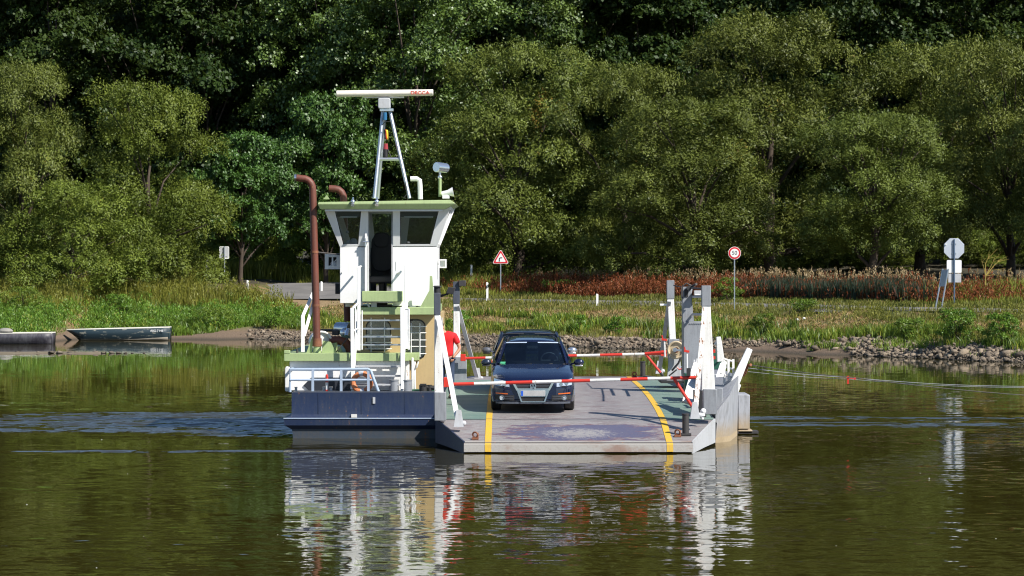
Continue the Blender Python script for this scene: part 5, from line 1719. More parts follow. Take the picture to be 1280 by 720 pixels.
for nm, mt, k in stripes:
    m = MB(); rows = []
    for i in range(7):
        t_ = i / 6
        row = []
        for j in (k, k + 1):
            x_ = (0, .035, .05, .095)[j] + .03 * t_; z_ = -t_ * .26 - (.02 * j)
            row.append((tl.x + x_ * (1 - .15 * t_), tl.y + .03 * math.sin(j * 2 + t_ * 4), tl.z + z_ * (1.0 - .06 * j)))
        rows.append(row)
    m.grid(rows)
    o_ = part(m, "flag" if fl_ is None else "flag_stripe", mt, mast)
    s_ = o_.modifiers.new("cloth", 'SOLIDIFY'); s_.thickness = .006
    fl_ = fl_ or o_
mb = MB(); mb.tube([P(513, 223.5, 62.6), P(521, 223.5, 62.6), P(524.5, 225.5, 62.6), P(525, 232, 62.6), P(525.5, 249, 62.6)], .058, 10); part(mb, "vent_pipe", M['white'])
mb = MB(); c = P(550, 246, 61.6); mb.cyl(c, P(550, 222, 61.6), .036); sl = part(mb, "searchlight_post", M['green'])
mb = MB(); mb.cyl(P(550, 222, 61.6), P(550, 214, 61.6), .02, .03); mb.ball(P(550, 221.5, 61.6), .05); part(mb, "searchlight_stem", M['silver'], sl)
mb = MB(); c = P(551.7, 209.5, 61.6); d = Vector((-.14, -.16, .01)); mb.tube([c - d * .9, c - d * .75, c + d * .75, c + d * .8], [.03, .105, .115, .105], 18); part(mb, "searchlight", M['silver'], sl)
mb = MB(); mb.tube([P(552, 242.3, 61.5), P(560, 241, 61.5), P(566.5, 239.8, 61.5)], [.05, .065, .11], 14); mb.box(P(553, 248, 61.45), P(562, 243.5, 61.6)); part(mb, "horn", M['white'])
for px in (441, 471):
    mb = MB(); c = P(px, 252, 60.5); mb.ball(c, (.05, .05, .05), 10, 6); mb.tube([c, c + Vector((0.0, .12, .09))], .018, 6); mb.cyl(c + Vector((.0, -.01, -.04)), c + Vector((0, -.05, -.075)), .03, .045); part(mb, "deck_lamp", M['silver'])
mb = MB(); mb.prism([P(404, 249, 60.7), P(412, 249, 60.7), P(408.5, 243.5, 60.7)], (0, .04, 0)); part(mb, "roof_bracket", M['green'])

# ---- ramp posts with struts, lanterns and floodlights
def ramp_post(nm, y, base, boxr, taper, cap_top, sleeve, foot, footy, strut_mat, white=M['white_worn']):
    (bx0, bx1, by), (tx0, tx1, ty) = base, taper
    cb, ct = (bx0 + bx1) / 2, (tx0 + tx1) / 2
    m = MB(); m.bar(P(cb, by, y), P(ct, sleeve, y), (bx1 - bx0) * y / F, .24, (0, 1, 0), (tx1 - tx0) * y / F, .2)
    r = part(m, "ramp_post", white, bevel=.01)
    m = MB(); a, b = P(boxr[0], boxr[3], y - .16), P(boxr[1], boxr[2], y + .2)
    m.box((a.x, y - .17, a.z), (b.x, y + .2, PZ(boxr[2], y))); part(m, "post_base", M['grey'], r, bevel=.01)
    m = MB(); m.bar(P(ct, sleeve + 1.5, y), P(ct, cap_top, y), (tx1 - tx0 + 1.2) * y / F, .23, (0, 1, 0)); part(m, "post_sleeve", M['grey_dark'] if ct < 640 else M['grey'], r, bevel=.01)
    m = MB(); s = P(ct + (1.2 if ct < 640 else -1.5), sleeve + 4, y - .16); e = P(foot[0], foot[1], footy)
    m.bar(s, e, .07, .10, (1, 0, 0)); part(m, "strut", strut_mat, r)
    m = MB(); m.bar(e + Vector((0, 0, .32)) + (s - e).normalized() * .0, e + Vector((0, 0, -.02)), .11, .10, None, .2, .2); m.ball(e + Vector((.1, -.02, .05)), .055); part(m, "strut_foot", M['grey_pale'], r)
    return r


pl = ramp_post("front_left", 57.0, (543, 554.5, 492), (543, 558, 490, 526), (543.2, 550.0, 395), 366, 392, (573.5, 532), 56.1, M['white'])
m = MB(); c = P(546.5, 366, 57.0); m.cyl(c, c + Vector((0, 0, .12)), .07); m.cyl(c + Vector((0, 0, .12)), c + Vector((0, 0, .15)), .10, .06); m.tube([P(550.5, 369, 57.0), P(560, 368, 56.9)], .016, 6); part(m, "lantern", M['interior'], pl)
m = MB(); a = P(563, 362.5, 56.85); m.hexa([(a.x - .09, a.y, a.z - .07), (a.x + .06, a.y - .05, a.z - .09), (a.x + .06, a.y + .1, a.z - .09), (a.x - .09, a.y + .12, a.z - .07)], [(a.x - .05, a.y, a.z + .06), (a.x + .11, a.y - .05, a.z + .05), (a.x + .11, a.y + .1, a.z + .05), (a.x - .05, a.y + .12, a.z + .06)]); m.tube([P(551, 371, 57), (a.x, a.y + .05, a.z - .05)], .02, 6); part(m, "floodlight", M['dark_steel'], pl, bevel=.008)
plr = ramp_post("rear_left", 72.0, (566.5, 576, 450), (566, 583.5, 446, 479), (567, 574, 380), 352, 378, (597, 475), 73.2, M['grey_pale'])
m = MB(); a = P(578.5, 354, 71.8); m.box((a.x - .11, a.y, a.z - .08), (a.x + .08, a.y + .14, a.z + .07)); m.tube([P(573, 358, 72), (a.x, a.y + .05, a.z - .06)], .02, 6); part(m, "floodlight", M['dark_steel'], plr, bevel=.01)
pr_ = ramp_post("front_right", 57.0, (876.5, 893.5, 488), (879, 894.5, 486, 518), (877.5, 887.5, 384), 357, 381, (868.5, 522), 56.2, M['white_rusty'])
prr = ramp_post("rear_right", 72.0, (836.5, 844.5, 424), (836, 848, 424, 476), (834, 842, 372), 350.5, 372, (824, 466), 73.2, M['grey_pale'])
m = MB(); m.box(P(825, 382, 71.9), P(834, 379.5, 72.0)); part(m, "post_arm", M['white'], prr)
m = MB(); m.cyl(P(878, 524, 56.6), P(878, 513, 56.6), .03, .05); m.ball(P(879, 514, 56.6), .06); m.box(P(873, 520, 56.55), P(881, 517, 56.65)); part(m, "strut_bracket", M['white'], pr_)

# ---- barriers: poles of red and white lengths with a brace
def barrier(y, x0, x1, py0, py1, cuts, box, brace, par_name="barrier"):
    f = lambda px: P(px, py0 + (py1 - py0) * (px - x0) / (x1 - x0), y)
    m = MB(); m.tube([f(x0), f(x1)], .033, 12); r = part(m, par_name, M['white_worn'])
    for a, b in cuts:
        m = MB(); m.tube([f(a), f(b)], .0355, 12); part(m, "red_band", M['red'], r)
    m = MB(); m.box(P(box[0], box[3], y - .08), P(box[1], box[2], y + .08)); part(m, "counterweight", M['red'], r, bevel=.008)
    q = [P(*p) for p in brace]
    m = MB(); m.tube([q[0], q[0] + (q[1] - q[0]) * .84], .034, 10); part(m, "brace", M['red'], r)
    m = MB(); m.tube([q[0] + (q[1] - q[0]) * .84, q[1]], .036, 10); part(m, "brace_foot", M['interior'], r)
    return r


bf = barrier(57.0, 560, 870, 480.5, 471.8, ((560, 592.5), (632, 665.5), (702, 737.5), (775.5, 809.5), (838, 870)), (554.5, 562, 471.5, 484), ((843, 474, 57.0), (869, 514, 57.0)))
br = barrier(71.6, 580, 829, 448, 441.8, ((580, 607), (633, 661), (690, 721), (750, 778), (806, 829)), (575.5, 582, 442.5, 451.5), ((808, 444, 71.6), (829, 470, 71.6)))
m = MB(); m.tube([P(806, 442.2, 71.6), P(833, 440, 71.5)], .04, 8); m.box(P(826, 445, 71.5), P(833, 438, 71.6)); part(m, "pivot", M['red'], br)
m = MB(); m.box(P(858.5, 470, 56.9), P(863, 460, 57.0)); part(m, "pivot", M['interior'], bf)

# ---- gear on the right-hand side
YG = 63.5
tw = MB()
tw.box(P(853, 402, 65.0), P(863.5, 358.5, 65.3)); tw.prism([P(863.5, 402, 65.05), P(867.5, 402, 65.05), P(864.5, 372, 65.05), P(866.5, 358.5, 65.05), P(863.5, 358.5, 65.05)], (0, .22, 0))
tower = part(tw, "gate_tower", M['grey'], bevel=.01)
m = MB(); m.box(P(854.5, 470, 64.6), P(878, 401.5, 65.35)); part(m, "tower_cabinet", M['grey'], tower, bevel=.012)
m = MB()
for k in range(7):
    c = P(862 + k * 2.3, 405, 64.6); m.cyl(c, c + Vector((0, -.012, 0)), .013, None, 6)
tag(part(m, "rivets", M['grey_dark'], tower), kind='stuff')
m = MB(); m.box(P(855.5, 371, 64.98), P(860, 361.5, 65.03)); part(m, "tower_slot", M['interior'], tower)
m = MB(); m.cyl(P(861.5, 360, 64.9), P(861.5, 360, 65.0), .06); m.tube([P(853, 358, 65), P(858, 354, 65), P(864, 357, 65)], .018, 6); m.box(P(851.5, 373, 64.97), P(853.5, 358, 65.1)); m.tube([P(842, 356.5, 68.0), P(852, 359, 65.2)], .014, 5); m.tube([P(864, 360, 65), P(880, 361, 60)], .022, 6); m.tube([P(864, 359, 65), P(870.5, 355, 64.6)], .03, 6); part(m, "tower_tackle", M['dark_steel'], tower)
for py_ in (371, 393):
    m = MB(); m.tube([P(866, py_, 65), P(878, py_, 62)], .032, 6); part(m, "tower_rung", M['grey_pale'], tower)
m = MB(); m.box(P(868, 369, 64.8), P(876, 363, 65.0)); part(m, "tower_lamp", M['grey_pale'], tower)
m = MB(); m.box(P(869, 368.5, 64.7), P(875, 367.3, 64.75)); part(m, "lamp_rim", M['white'], tower)
# hose drum on its stand
dr = MB(); c = P(845, 437.5, 66.6); ax = Vector((-.28, -1, .05)).normalized()
dr.tube([c + ax * -.2, c + ax * -.03, c + ax * .0], [.10, .10, .10], 14)
drum = part(dr, "hose_drum", M['cream'], label="cream hose drum with a grey hub on the right-hand side deck")
m = MB(); m.torus(c, ax, .195, .028, 28, 8); m.cyl(c - ax * .02, c - ax * .035, .20, .20, 24); part(m, "drum_flange", M['cream'], drum)
m = MB(); m.cyl(c + ax * .02, c + ax * .14, .045, .05, 12); m.bar(c + ax * .08, c + ax * .1 + Vector((.16, -.02, -.01)), .05); part(m, "drum_hub", M['steel'], drum)
m = MB(); m.cyl(c - ax * .0, c - ax * .005, .075, .075, 14); part(m, "drum_core", M['rusty'], drum)
m = MB(); m.torus(c - ax * .12, ax, .165, .05, 22, 8); part(m, "hose", M['interior'], drum)
m = MB(); m.hexa([P(833, 476, 66.9), P(852, 476, 66.9), P(852, 476, 67.6), P(833, 476, 67.6)], [P(837, 445, 66.9), P(850, 445, 66.9), P(850, 445, 67.6), P(837, 445, 67.6)]); part(m, "drum_stand", M['grey_pale'], drum, bevel=.01)
m = MB(); m.box(P(826, 479, 66.8), P(856, 473, 68.0)); part(m, "machine_bed", M['interior'], bevel=.01)
# rods, levers and red brackets around the drum
m = MB(); m.tube([P(840, 463, 66.5), P(848, 454, 66.4), P(851, 447, 66.4)], .025, 6); m.tube([P(836, 470, 66.4), P(846, 462, 66.4)], .02, 6); part(m, "lever", M['dark_steel'])
m = MB(); m.tube([P(846, 459, 66.3), P(849, 462, 66.3), P(852, 461, 66.3)], .018, 6); part(m, "lever", M['red'])
for (bx, by, py_) in ((829.5, 424, 67.5), (857.5, 438.5, 63.5)):
    m = MB(); m.bar(P(bx - 2, by - 5, py_), P(bx - 1, by, py_), .03); m.bar(P(bx - 2.5, by, py_), P(bx + 4, by + 1, py_), .07, .05); part(m, "gate_latch", M['red'])
    m = MB(); m.tube([P(bx + 1, by + 1, py_), P(bx + 1.5, by + (32 if bx > 840 else 22), py_)], .022, 6); part(m, "latch_post", M['white'])
# white slanted gate frames and green machine parts left of the front right post
m = MB()
m.bar(P(862.5, 505, 58.6), P(872, 455, 60.0), .36, .06, (0, 1, 0), .20, .05)
part(m, "side_gate", M['white_worn'], bevel=.008)
for q in ([P(865, 472, 60), P(871, 449, 60.5), P(876, 448, 60.5)], [P(861, 480, 60.2), P(868, 450, 60.6)], [P(858, 471, 60.5), P(875, 466, 60.3)]):
    m = MB(); m.tube(q, .02, 6); part(m, "gate_linkage", M['grey_pale'])
M['machine_green'] = paint("machine_green", (0.02, 0.10, 0.065), 0.45, dirt=0.4)
for qa, qb in ((P(856.5, 492, 62.0), P(861, 466, 62.6)), (P(892, 462, 61.0), P(898, 437, 62.0))):
    m = MB(); m.box(qa, qb); part(m, "pump_unit", M['machine_green'], bevel=.01)
for qa, qb in ((P(869, 521, 57.9), P(880, 487, 58.6)), (P(872, 478, 59), P(880, 466, 59.5))):
    m = MB(); m.box(qa, qb); part(m, "machine_recess", M['interior'])
# right hull: grey side walls with angled bow, leeboard, cable arm
XH0, XH1 = 4.28, 5.02
zt_ = 1.02
hl = MB()
lo_ring = [(4.30, 58.3, -.5), (4.72, 58.9, -.5), (5.0, 60.8, -.5), (5.0, 69.5, -.5), (4.30, 69.5, -.5)]
hi_ring = [(4.30, 57.75, .66), (4.62, 58.2, 1.0), (5.02, 60.6, 1.32), (5.02, 69.8, 1.25), (4.30, 69.8, 1.2)]
mid_ring = [(4.30, 57.95, .12), (4.66, 58.55, .12), (5.0, 60.7, .12), (5.0, 69.6, .12), (4.30, 69.6, .12)]
for a, b in ((lo_ring, mid_ring), (mid_ring, hi_ring)):
    hl.mat(1 if a is lo_ring else 0)
    hl.add(a + b, [(k, (k + 1) % 5, 5 + (k + 1) % 5, 5 + k) for k in range(5)])
hl.mat(0); hl.add(hi_ring, [(0, 1, 2, 3, 4)])
M['hull_tide'] = paint("silt_stained_hull", (0.46, 0.36, 0.23), 0.7, dirt=0.6, dirtcol=(0.30, 0.22, 0.13), rust=0.2)
t = NT("right_hull_paint")
v = t.coord(); x_, y_, z_ = t.sep(v)
n_ = t.noise(t.mapping(v, (5, 5, 1)), 2.5, 4, 0.6); f_ = t.noise(v, 20, 4)
c_ = t.mix(t.ramp(n_, .4, .7), (0.36, 0.37, 0.40), (0.24, 0.245, 0.26))
c_ = t.mix(t.ramp(t.math('ADD', z_, t.math('MULTIPLY', n_, -.3)), .42, -.10), c_, t.mix(f_, (0.46, 0.37, 0.25), (0.29, 0.22, 0.15)))
M['hull_grey'] = t.done(t.principled(c_, .5, 0, t.bump(f_, .002)))
rhull = part(hl, "side_hull", [M['hull_grey'], M['hull_tide']], label="pale grey right-hand hull with silt-stained waterline")
m = MB(); a = P(894.8, 517, 58.3); m.box((PX(894.5, 58.4), 58.3, .5), (PX(903.0, 58.4), 58.7, PZ(485, 58.4))); part(m, "hull_panel", M['grey'], rhull, bevel=.01)
m = MB(); m.box((5.045, 61.0, .12), (5.30, 62.2, PZ(493, 61.2))); m.box((5.045, 61.0, .02), (5.36, 62.2, .10)); lee = part(m, "leeboard", M['hull_grey'], rhull, bevel=.012)
m = MB(); m.box((4.95, 61.0, .02), (5.5, 61.5, .07)); part(m, "leeboard_foot", M['dark_steel'], rhull)
m = MB(); m.bar(P(915, 494, 60.9), P(921, 479, 60.9), .22, .10, (0, 1, 0), .2); m.bar(P(917, 482, 60.9), P(937, 436, 61.0), .21, .12, (0, 1, 0), .13); part(m, "cable_arm", M['white'], bevel=.012)
m = MB(); m.ball(P(928, 460, 61.3), (.12, .12, .2), 10, 7); m.tube([P(929, 466, 61.2), P(935, 457, 61.2), P(938.5, 456, 61.1)], .035, 7); part(m, "cable_block", M['rusty'])
# white railing and davit on the right
for px in (905.5, 911, 917):
    m = MB(); m.bar(P(px, 481, 61.5), P(px - .5, 449, 61.5), .05, .05, (0, 1, 0)); part(m, "rail_post", M['white'])
for py_ in (449, 458.5, 469):
    m = MB(); m.tube([P(902, py_ - 3, 60.8), P(906, py_, 61.5), P(917, py_ + 3, 61.6)], .022, 7); part(m, "rail_bar", M['white'])
m = MB(); m.bar(P(901, 452, 60.5), P(898, 421, 60.5), .17, .12, (0, 1, 0), .10); m.bar(P(899, 422, 60.5), P(894, 431, 60.6), .05); m.bar(P(902, 468, 60.4), P(905, 452, 60.5), .12, .1, (0, 1, 0)); part(m, "davit", M['white_worn'], bevel=.01)
for py_ in (441, 449):
    m = MB(); m.box(P(891, py_, 60.9), P(894, py_ - 4, 60.95)); part(m, "red_fitting", M['red'])
m = MB(); m.bar(P(897, 470, 59.5), P(902, 455, 60.0), .05); part(m, "bulwark_stay", M['white'])
m = MB(); m.bar(P(893, 470, 59.3), P(903, 469, 59.6), .09, .05); part(m, "bulwark_rail", M['white'])

# ---- steel cables out to the right, a red marker hanging from one
def cable(pts, r, name, mat, label):
    out = []
    for i in range(len(pts) - 1):
        a, b = Vector(pts[i]), Vector(pts[i + 1])
        for k in range(8):
            t_ = k / 8
            q = a.lerp(b, t_); q.z -= .06 * math.sin(PI * t_) * (b - a).length / 10
            out.append(q)
    out.append(Vector(pts[-1]))
    m = MB(); m.tube(out, r, 6)
    return tag(m.build(name, mat), label, "cable")


cable([P(937, 456, 61.1), P(1070, 472.5, 63.5), P(1280, 494, 66), P(1520, 512, 69)], .010, "cable", M['dark_steel'], "thin dark cable running from the ferry to the right edge, the lowest there")
cable([P(935, 460, 61.1), P(1062, 472, 64), P(1280, 483, 70), P(1520, 492, 76)], .0065, "cable", M['grey'], "pale grey steel cable from the ferry arm, uppermost at the right edge")
cable([P(935, 464.5, 61.1), P(1062, 474, 64.1), P(1284, 484.5, 70.1), P(1520, 493, 76.1)], .005, "cable", M['grey'], "thinner grey cable starting just below the pale one at the ferry arm")
mk = MB(); q = P(1060, 473, 64); mk.box((q.x - .02, q.y - .01, q.z - .13), (q.x + .02, q.y + .01, q.z + .06)); mk.tube([(q.x - .05, q.y, q.z + .01), (q.x + .19, q.y, q.z - .01)], .012, 6); mk.box((q.x + .14, q.y - .01, q.z - .03), (q.x + .18, q.y + .01, q.z + .03))
tag(mk.build("cable_marker", M['red']), "small red marker tag hanging on the steel cables over the water", "marker")

# ---- life ring standing behind the blue-grey railing
c = P(452.5, 478, 59.86)
m = MB(); m.torus(c, (0.15, 1, -.12), .195, .058, 28, 10)
lr = tag(m.build("life_ring", M['orange']), "faded orange life ring leaning behind the ferry's blue-grey railing", "life ring")
for a in (95, 275):
    m = MB(); m.torus(c, (0.15, 1, -.12), .195, .061, 4, 10, R(a - 14), R(a + 14)); part(m, "band", M['sign_back'], lr)
# ================================================================== CARS ON THE DECK
def lerp_tab(tab, k):
    xs = [r[0] for r in tab]
    return [float(np.interp(k, xs, [r[i] for r in tab])) for i in range(1, len(tab[0]))]


def car(X, Yf, label, lacquer, sx=1.0, roof_dz=0.0, rails=True, roof_w=0.60, mirror_mats=None, short=1.0):
    zg = deck_z(Yf + 2.2)
    zf = deck_z(Yf + .9) ; zr_ = deck_z(Yf + 3.6)
    tilt = math.atan2(zr_ - zf, 2.7)
    root = thing("parked_car", (X, Yf + .93, zf), label, "car")
    root.rotation_euler = (tilt, 0, 0)
    O = Vector((X, Yf, zf))
    B = lambda mb, name, mats, parent=None, **k: mb.build(name, mats, parent or root, **k)
    # (y, half width, bottom, shoulder, top, hood-edge share)
    tab = [(0.00, .50, .27, .58, .665), (0.05, .70, .235, .63, .72), (0.14, .82, .215, .67, .755), (0.30, .875, .20, .72, .80), (0.50, .895, .20, .77, .845),
           (0.93, .905, .20, .83, .915), (1.35, .91, .19, .87, .965), (1.40, .91, .19, .90, .955), (2.4, .91, .19, .94, .97), (3.6, .91, .2, .95, .98),
           (4.3, .89, .22, .95, 1.0), (4.6, .84, .26, .9, .99), (4.74, .72, .32, .85, .93)]
    ys = [0, .05, .14, .30, .5] + [.93 + .36 * math.cos(PI * (1 - k / 8)) for k in range(9)] + [1.35, 1.4, 1.9, 2.4, 2.9] + [3.64 + .36 * math.cos(PI * (1 - k / 8)) for k in range(9)] + [4.3, 4.6, 4.74]
    ys = sorted(set(round(y, 3) for y in ys))
    rows = []
    for y in ys:
        w, zb, zs, zt = lerp_tab(tab, y)
        w *= sx
        za = zb + .03
        for wc in (.93, 3.64):
            if abs(y - wc) < .36:
                za = max(za, .31 + math.sqrt(max(0, .36 ** 2 - (y - wc) ** 2)))
        za = min(za, zs - .06)
        wi = max(w - .27, .2)
        half = [(0, zb), (wi, zb), (wi, max(za, zb)), (w - .015, za), (w, max(za + .02, .50)), (w * .995, max(za + .04, zs - .10)), (w * .965, zs), (w * .86, zt - .02), (w * .55, zt + .004), (0, zt + .012)]
        full = [(-x, z) for x, z in half[::-1]] + half[1:]
        # seen from the front the section runs over the top
        rows.append([O + Vector((x, y * short if y > 2 else y, z)) for x, z in full])
    mb = MB(); mb.grid([r[::-1] for r in rows])
    n = len(rows[0])
    mb.add(rows[0], [list(range(n))]); mb.add(rows[-1], [list(range(n))[::-1]])
    body = B(mb, "body", lacquer, smooth=38)

    def nose(x):
        return float(np.interp(abs(x) / sx, [0, .50, .70, .82, .875], [0, 0, .05, .14, .30]))

    def patch(x0, x1, zlo0, zlo1, zhi0, zhi1, off, name, mat, par=None, nx=5, thick=.012, lean=0.0):
        m = MB(); rows = []
        for k in range(nx + 1):
            t_ = k / nx; x = x0 + (x1 - x0) * t_
            zl = zlo0 + (zlo1 - zlo0) * t_; zh = zhi0 + (zhi1 - zhi0) * t_
            rows.append([O + Vector((x, nose(x) - off + lean * (z - zl), z)) for z in (zl, (zl + zh) / 2, zh)])
        m.grid([[r[j] for r in rows] for j in range(3)])
        m.grid([[rows[k][j] + Vector((0, thick, 0)) for k in range(nx + 1)] for j in (2, 1, 0)])
        for j in (0, 2):
            e = [[rows[k][j] for k in range(nx + 1)], [rows[k][j] + Vector((0, thick + .03, 0)) for k in range(nx + 1)]]
            m.grid(e[::-1] if j == 0 else e)
        m.grid([[rows[0][j] + Vector((0, thick + .03, 0)) for j in range(3)], [rows[0][j] for j in range(3)]])
        m.grid([[rows[nx][j] for j in range(3)], [rows[nx][j] + Vector((0, thick + .03, 0)) for j in range(3)]])
        return B(m, name, mat, par)
    # grille and its bright V shaped frame
    g = MB(); yg = O.y - .012
    def poly(pts, y, d): g.prism([(O.x + x, y, O.z + z) for x, z in pts], (0, d, 0))
    g = MB(); poly([(-.42, .665), (-.33, .535), (.33, .535), (.42, .665)], O.y - .014, .03); grille = B(g, "grille", M['black'])
    for zz in (.565, .60, .635):
        g = MB(); w_ = .33 + (zz - .535) * .69; g.box((O.x - w_, O.y - .022, O.z + zz - .006), (O.x + w_, O.y - .012, O.z + zz + .006)); B(g, "grille_bar", M['grey_dark'], grille)
    g = MB(); g.box((O.x - .45, O.y - .034, O.z + .668), (O.x + .45, O.y + .02, O.z + .70)); B(g, "chrome_strip", M['chrome'], grille)
    g = MB(); poly([(-.34, .535), (-.26, .36), (.26, .36), (.34, .535)], O.y - .020, .03); B(g, "chrome_plate", M['chrome'], grille)
    for s in (-1, 1):
        g = MB(); g.bar(O + Vector((s * .44, -.03, .69)), O + Vector((s * .335, -.034, .50)), .045, .03, (0, 1, 0)); g.bar(O + Vector((s * .335, -.034, .50)), O + Vector((s * .245, -.034, .25)), .03, .03, (0, 1, 0)); B(g, "chrome_strip", M['chrome'], grille)
    g = MB(); g.box((O.x - .25, O.y - .034, O.z + .238), (O.x + .25, O.y - .01, O.z + .258)); B(g, "chrome_strip", M['chrome'], grille)
    g = MB(); poly([(-.285, .36), (-.25, .262), (.25, .262), (.285, .36)], O.y - .016, .03); B(g, "lower_intake", M['black'])
    # round badge: ring with V over W
    c = O + Vector((0, -.035, .585))
    g = MB(); g.torus(c, (0, 1, 0), .062, .009, 22, 6)
    z_ = lambda x, z: c + Vector((x, -.004, z))
    for a, b in (((-.030, .052), (0, .008)), ((.030, .052), (0, .008)), ((-.054, .026), (-.026, -.052)), ((-.026, -.052), (0, -.002)), ((0, -.002), (.026, -.052)), ((.026, -.052), (.054, .026))):
        g.bar(z_(*a), z_(*b), .012, .008, (0, 1, 0))
    badge = B(g, "badge", M['chrome'])
    g = MB(); g.cyl(c + Vector((0, .012, 0)), c + Vector((0, .004, 0)), .062, .062, 20); B(g, "badge_disc", M['car_blue'], badge)
    g = MB(); g.box((O.x - .262, O.y - .048, O.z + .372), (O.x + .262, O.y - .030, O.z + .487)); npl = B(g, "number_plate", M['plate'], bevel=.004)
    g = MB(); g.box((O.x - .258, O.y - .051, O.z + .376), (O.x - .212, O.y - .046, O.z + .483)); B(g, "plate_band", M['eu_blue'], npl)
    for s in (-1, 1):
        h = patch(s * .505, s * .835, .565, .60, .675, .735, .014, "headlight", M['lens'], None, 6, lean=.25)
        g = MB()
        for (hx, hz, hr) in ((.60, .622, .038), (.715, .648, .046)):
            q = O + Vector((s * hx, nose(hx) - .022, hz)); g.cyl(q, q + Vector((0, .03, 0)), hr, hr * .6, 14)
        B(g, "reflector", M['chrome'], h)
        g = MB(); q = O + Vector((s * .655, nose(.655) - .024, .58)); g.box(q - Vector((.10, 0, .012)), q + Vector((.10, .02, .008))); B(g, "lamp_trim", M['interior'], h)
        patch(s * .54, s * .80, .405, .415, .428, .44, .012, "indicator", M['amber'], None, 4)
        patch(s * .40, s * .82, .27, .29, .385, .385, .006, "air_intake", M['black'], None, 5)
        for zz in (.30, .345): patch(s * .42, s * .70, zz, zz + .004, zz + .012, zz + .016, .014, "intake_bar", M['grey_dark'], None, 3, .004)
        q = O + Vector((s * .665, nose(.665) - .012, .330)); g = MB(); g.cyl(q + Vector((0, .03, 0)), q, .045, .045, 16); fog = B(g, "fog_lamp", M['lens'])
        g = MB(); g.torus(q, (0, 1, 0), .045, .009, 16, 6); B(g, "lamp_ring", M['chrome'], fog)
    patch(-.80, .80, .205, .205, .245, .245, .02, "front_lip", M['grey_dark'], None, 14)
    g = MB()
    g.box(O + Vector((-.6, .25, .17)), O + Vector((.6, .9, .24))); B(g, "underbody", M['interior'])
    # wheels
    for s in (-1, 1):
        for wy in (.93, 3.64 * short):
            c = O + Vector((s * (.905 * sx - .115), wy, .315)); m = MB()
            m.tube([c + Vector((-.11, 0, 0)), c + Vector((-.085, 0, 0)), c + Vector((.085, 0, 0)), c + Vector((.11, 0, 0))], [.285, .318, .318, .285], 28); w_ = B(m, "wheel", M['black'])
            m = MB(); m.cyl(c + Vector((s * .095, 0, 0)), c + Vector((s * .116, 0, 0)), .225, .21, 20); B(m, "rim", M['silver'], w_)
            m = MB()
            for k in range(3): m.torus(c + Vector((-.05 + .05 * k, 0, 0)), (1, 0, 0), .318, .004, 28, 4)
            B(m, "tread_groove", M['interior'], w_)
    # windscreen, roof and pillars
    yb, yt_, zt0, zr = 1.30, 2.02, .945, 1.395 + roof_dz
    wb, wt = .755 * sx, roof_w * sx

    def ws(u, v, off=0.0):                 # u across -1..1, v up 0..1
        v = max(v, 0.0)
        w = wb + (wt - wb) * v
        y = yb + (yt_ - yb) * (v ** .93) + (.22 - .10 * v) * u * u + off
        return O + Vector((u * w, y, zt0 + (zr - zt0) * (v ** .97) + .012 * (1 - u * u)))
    rows = [[ws(-1 + 2 * k / 10, v) for k in range(11)] for v in (0, .25, .5, .75, 1)]
    m = MB(); m.grid(rows); wsc = B(m, "windscreen", M['glass_car'], smooth=60)
    for s_ in (-1, 1):
        m = MB(); m.grid([[p + Vector((0, -.004, .004)) for p in [ws(-1 + 2 * k / 10, v) for k in (range(5) if s_ < 0 else range(6, 11))]] for v in (.955, 1.0)]); B(m, "tint_band", M['grey_blue'] if rails else M['interior'], wsc)
    m = MB(); m.grid([[ws(u, v, -.006) for u in (-.95, -.80)] for v in (.03, .115)]); B(m, "sticker", M['sticker'], wsc)
    for x_ in (-.35, .25):
        m = MB(); m.tube([ws(x_, -.01, -.012), ws(x_ + .33, .03, -.016)], .008, 5); B(m, "wiper", M['black'], wsc)
    rt = []
    L_roof = 4.15 * short
    for j in range(9):
        t_ = j / 8; y = yt_ + (L_roof - yt_) * t_
        zc = zr + .012 + .075 * math.sin(PI * min(1, t_ * .9 + .06)) ; w = wt - .03 * t_ * sx
        rt.append([O + Vector((u * w, y + (.12 - .12 * t_) * u * u, zc - .055 * abs(u) ** 3 - (.02 if abs(u) == 1 else 0))) for u in np.linspace(-1, 1, 11)])
    m = MB(); m.grid(rt); rf_ = B(m, "roof", lacquer, smooth=60)
    so = rf_.modifiers.new("sheet", 'SOLIDIFY'); so.thickness = .02
    for s in (-1, 1):
        m = MB()
        for a in range(5):
            m.bar(ws(s, a / 5, .0), ws(s, (a + 1) / 5, .0), .085, .055, (0, 1, .6))
        B(m, "pillar", lacquer)
        m = MB()
        sb = lambda y: O + Vector((s * .80 * sx, y * short, .955)); st_ = lambda y: O + Vector((s * (wt + .005), y * short, zr - .02))
        for y0_, y1_ in ((2.75, 2.65), (3.75, 3.55), (4.45, 4.10)): m.bar(sb(y0_), st_(y1_), .06, .09, (1, 0, 0))
        m.bar(sb(1.5), sb(4.5), .05, .05); m.bar(st_(2.1), st_(4.1), .05, .05)
        B(m, "side_frame", lacquer)
        m = MB(); m.add([sb(1.55) , sb(4.4), st_(4.05), st_(2.2)], [(0, 1, 2, 3)] if s > 0 else [(3, 2, 1, 0)]); B(m, "side_window", M['glass_car'], smooth=0)
        if rails:
            m = MB(); q0 = rt[1][10 if s > 0 else 0]; q1 = rt[8][10 if s > 0 else 0]
            inn = Vector((-s * .05, 0, 0))
            m.tube([q0 + inn, q0 + inn + Vector((0, .1, .055)), q0 + inn + Vector((0, .3, .07)), q1 + inn + Vector((0, -.2, .06)), q1 + inn], .018, 8); B(m, "roof_rail", M['black'])
        mm = (mirror_mats or (M['black'], lacquer))[0 if s < 0 else 1]
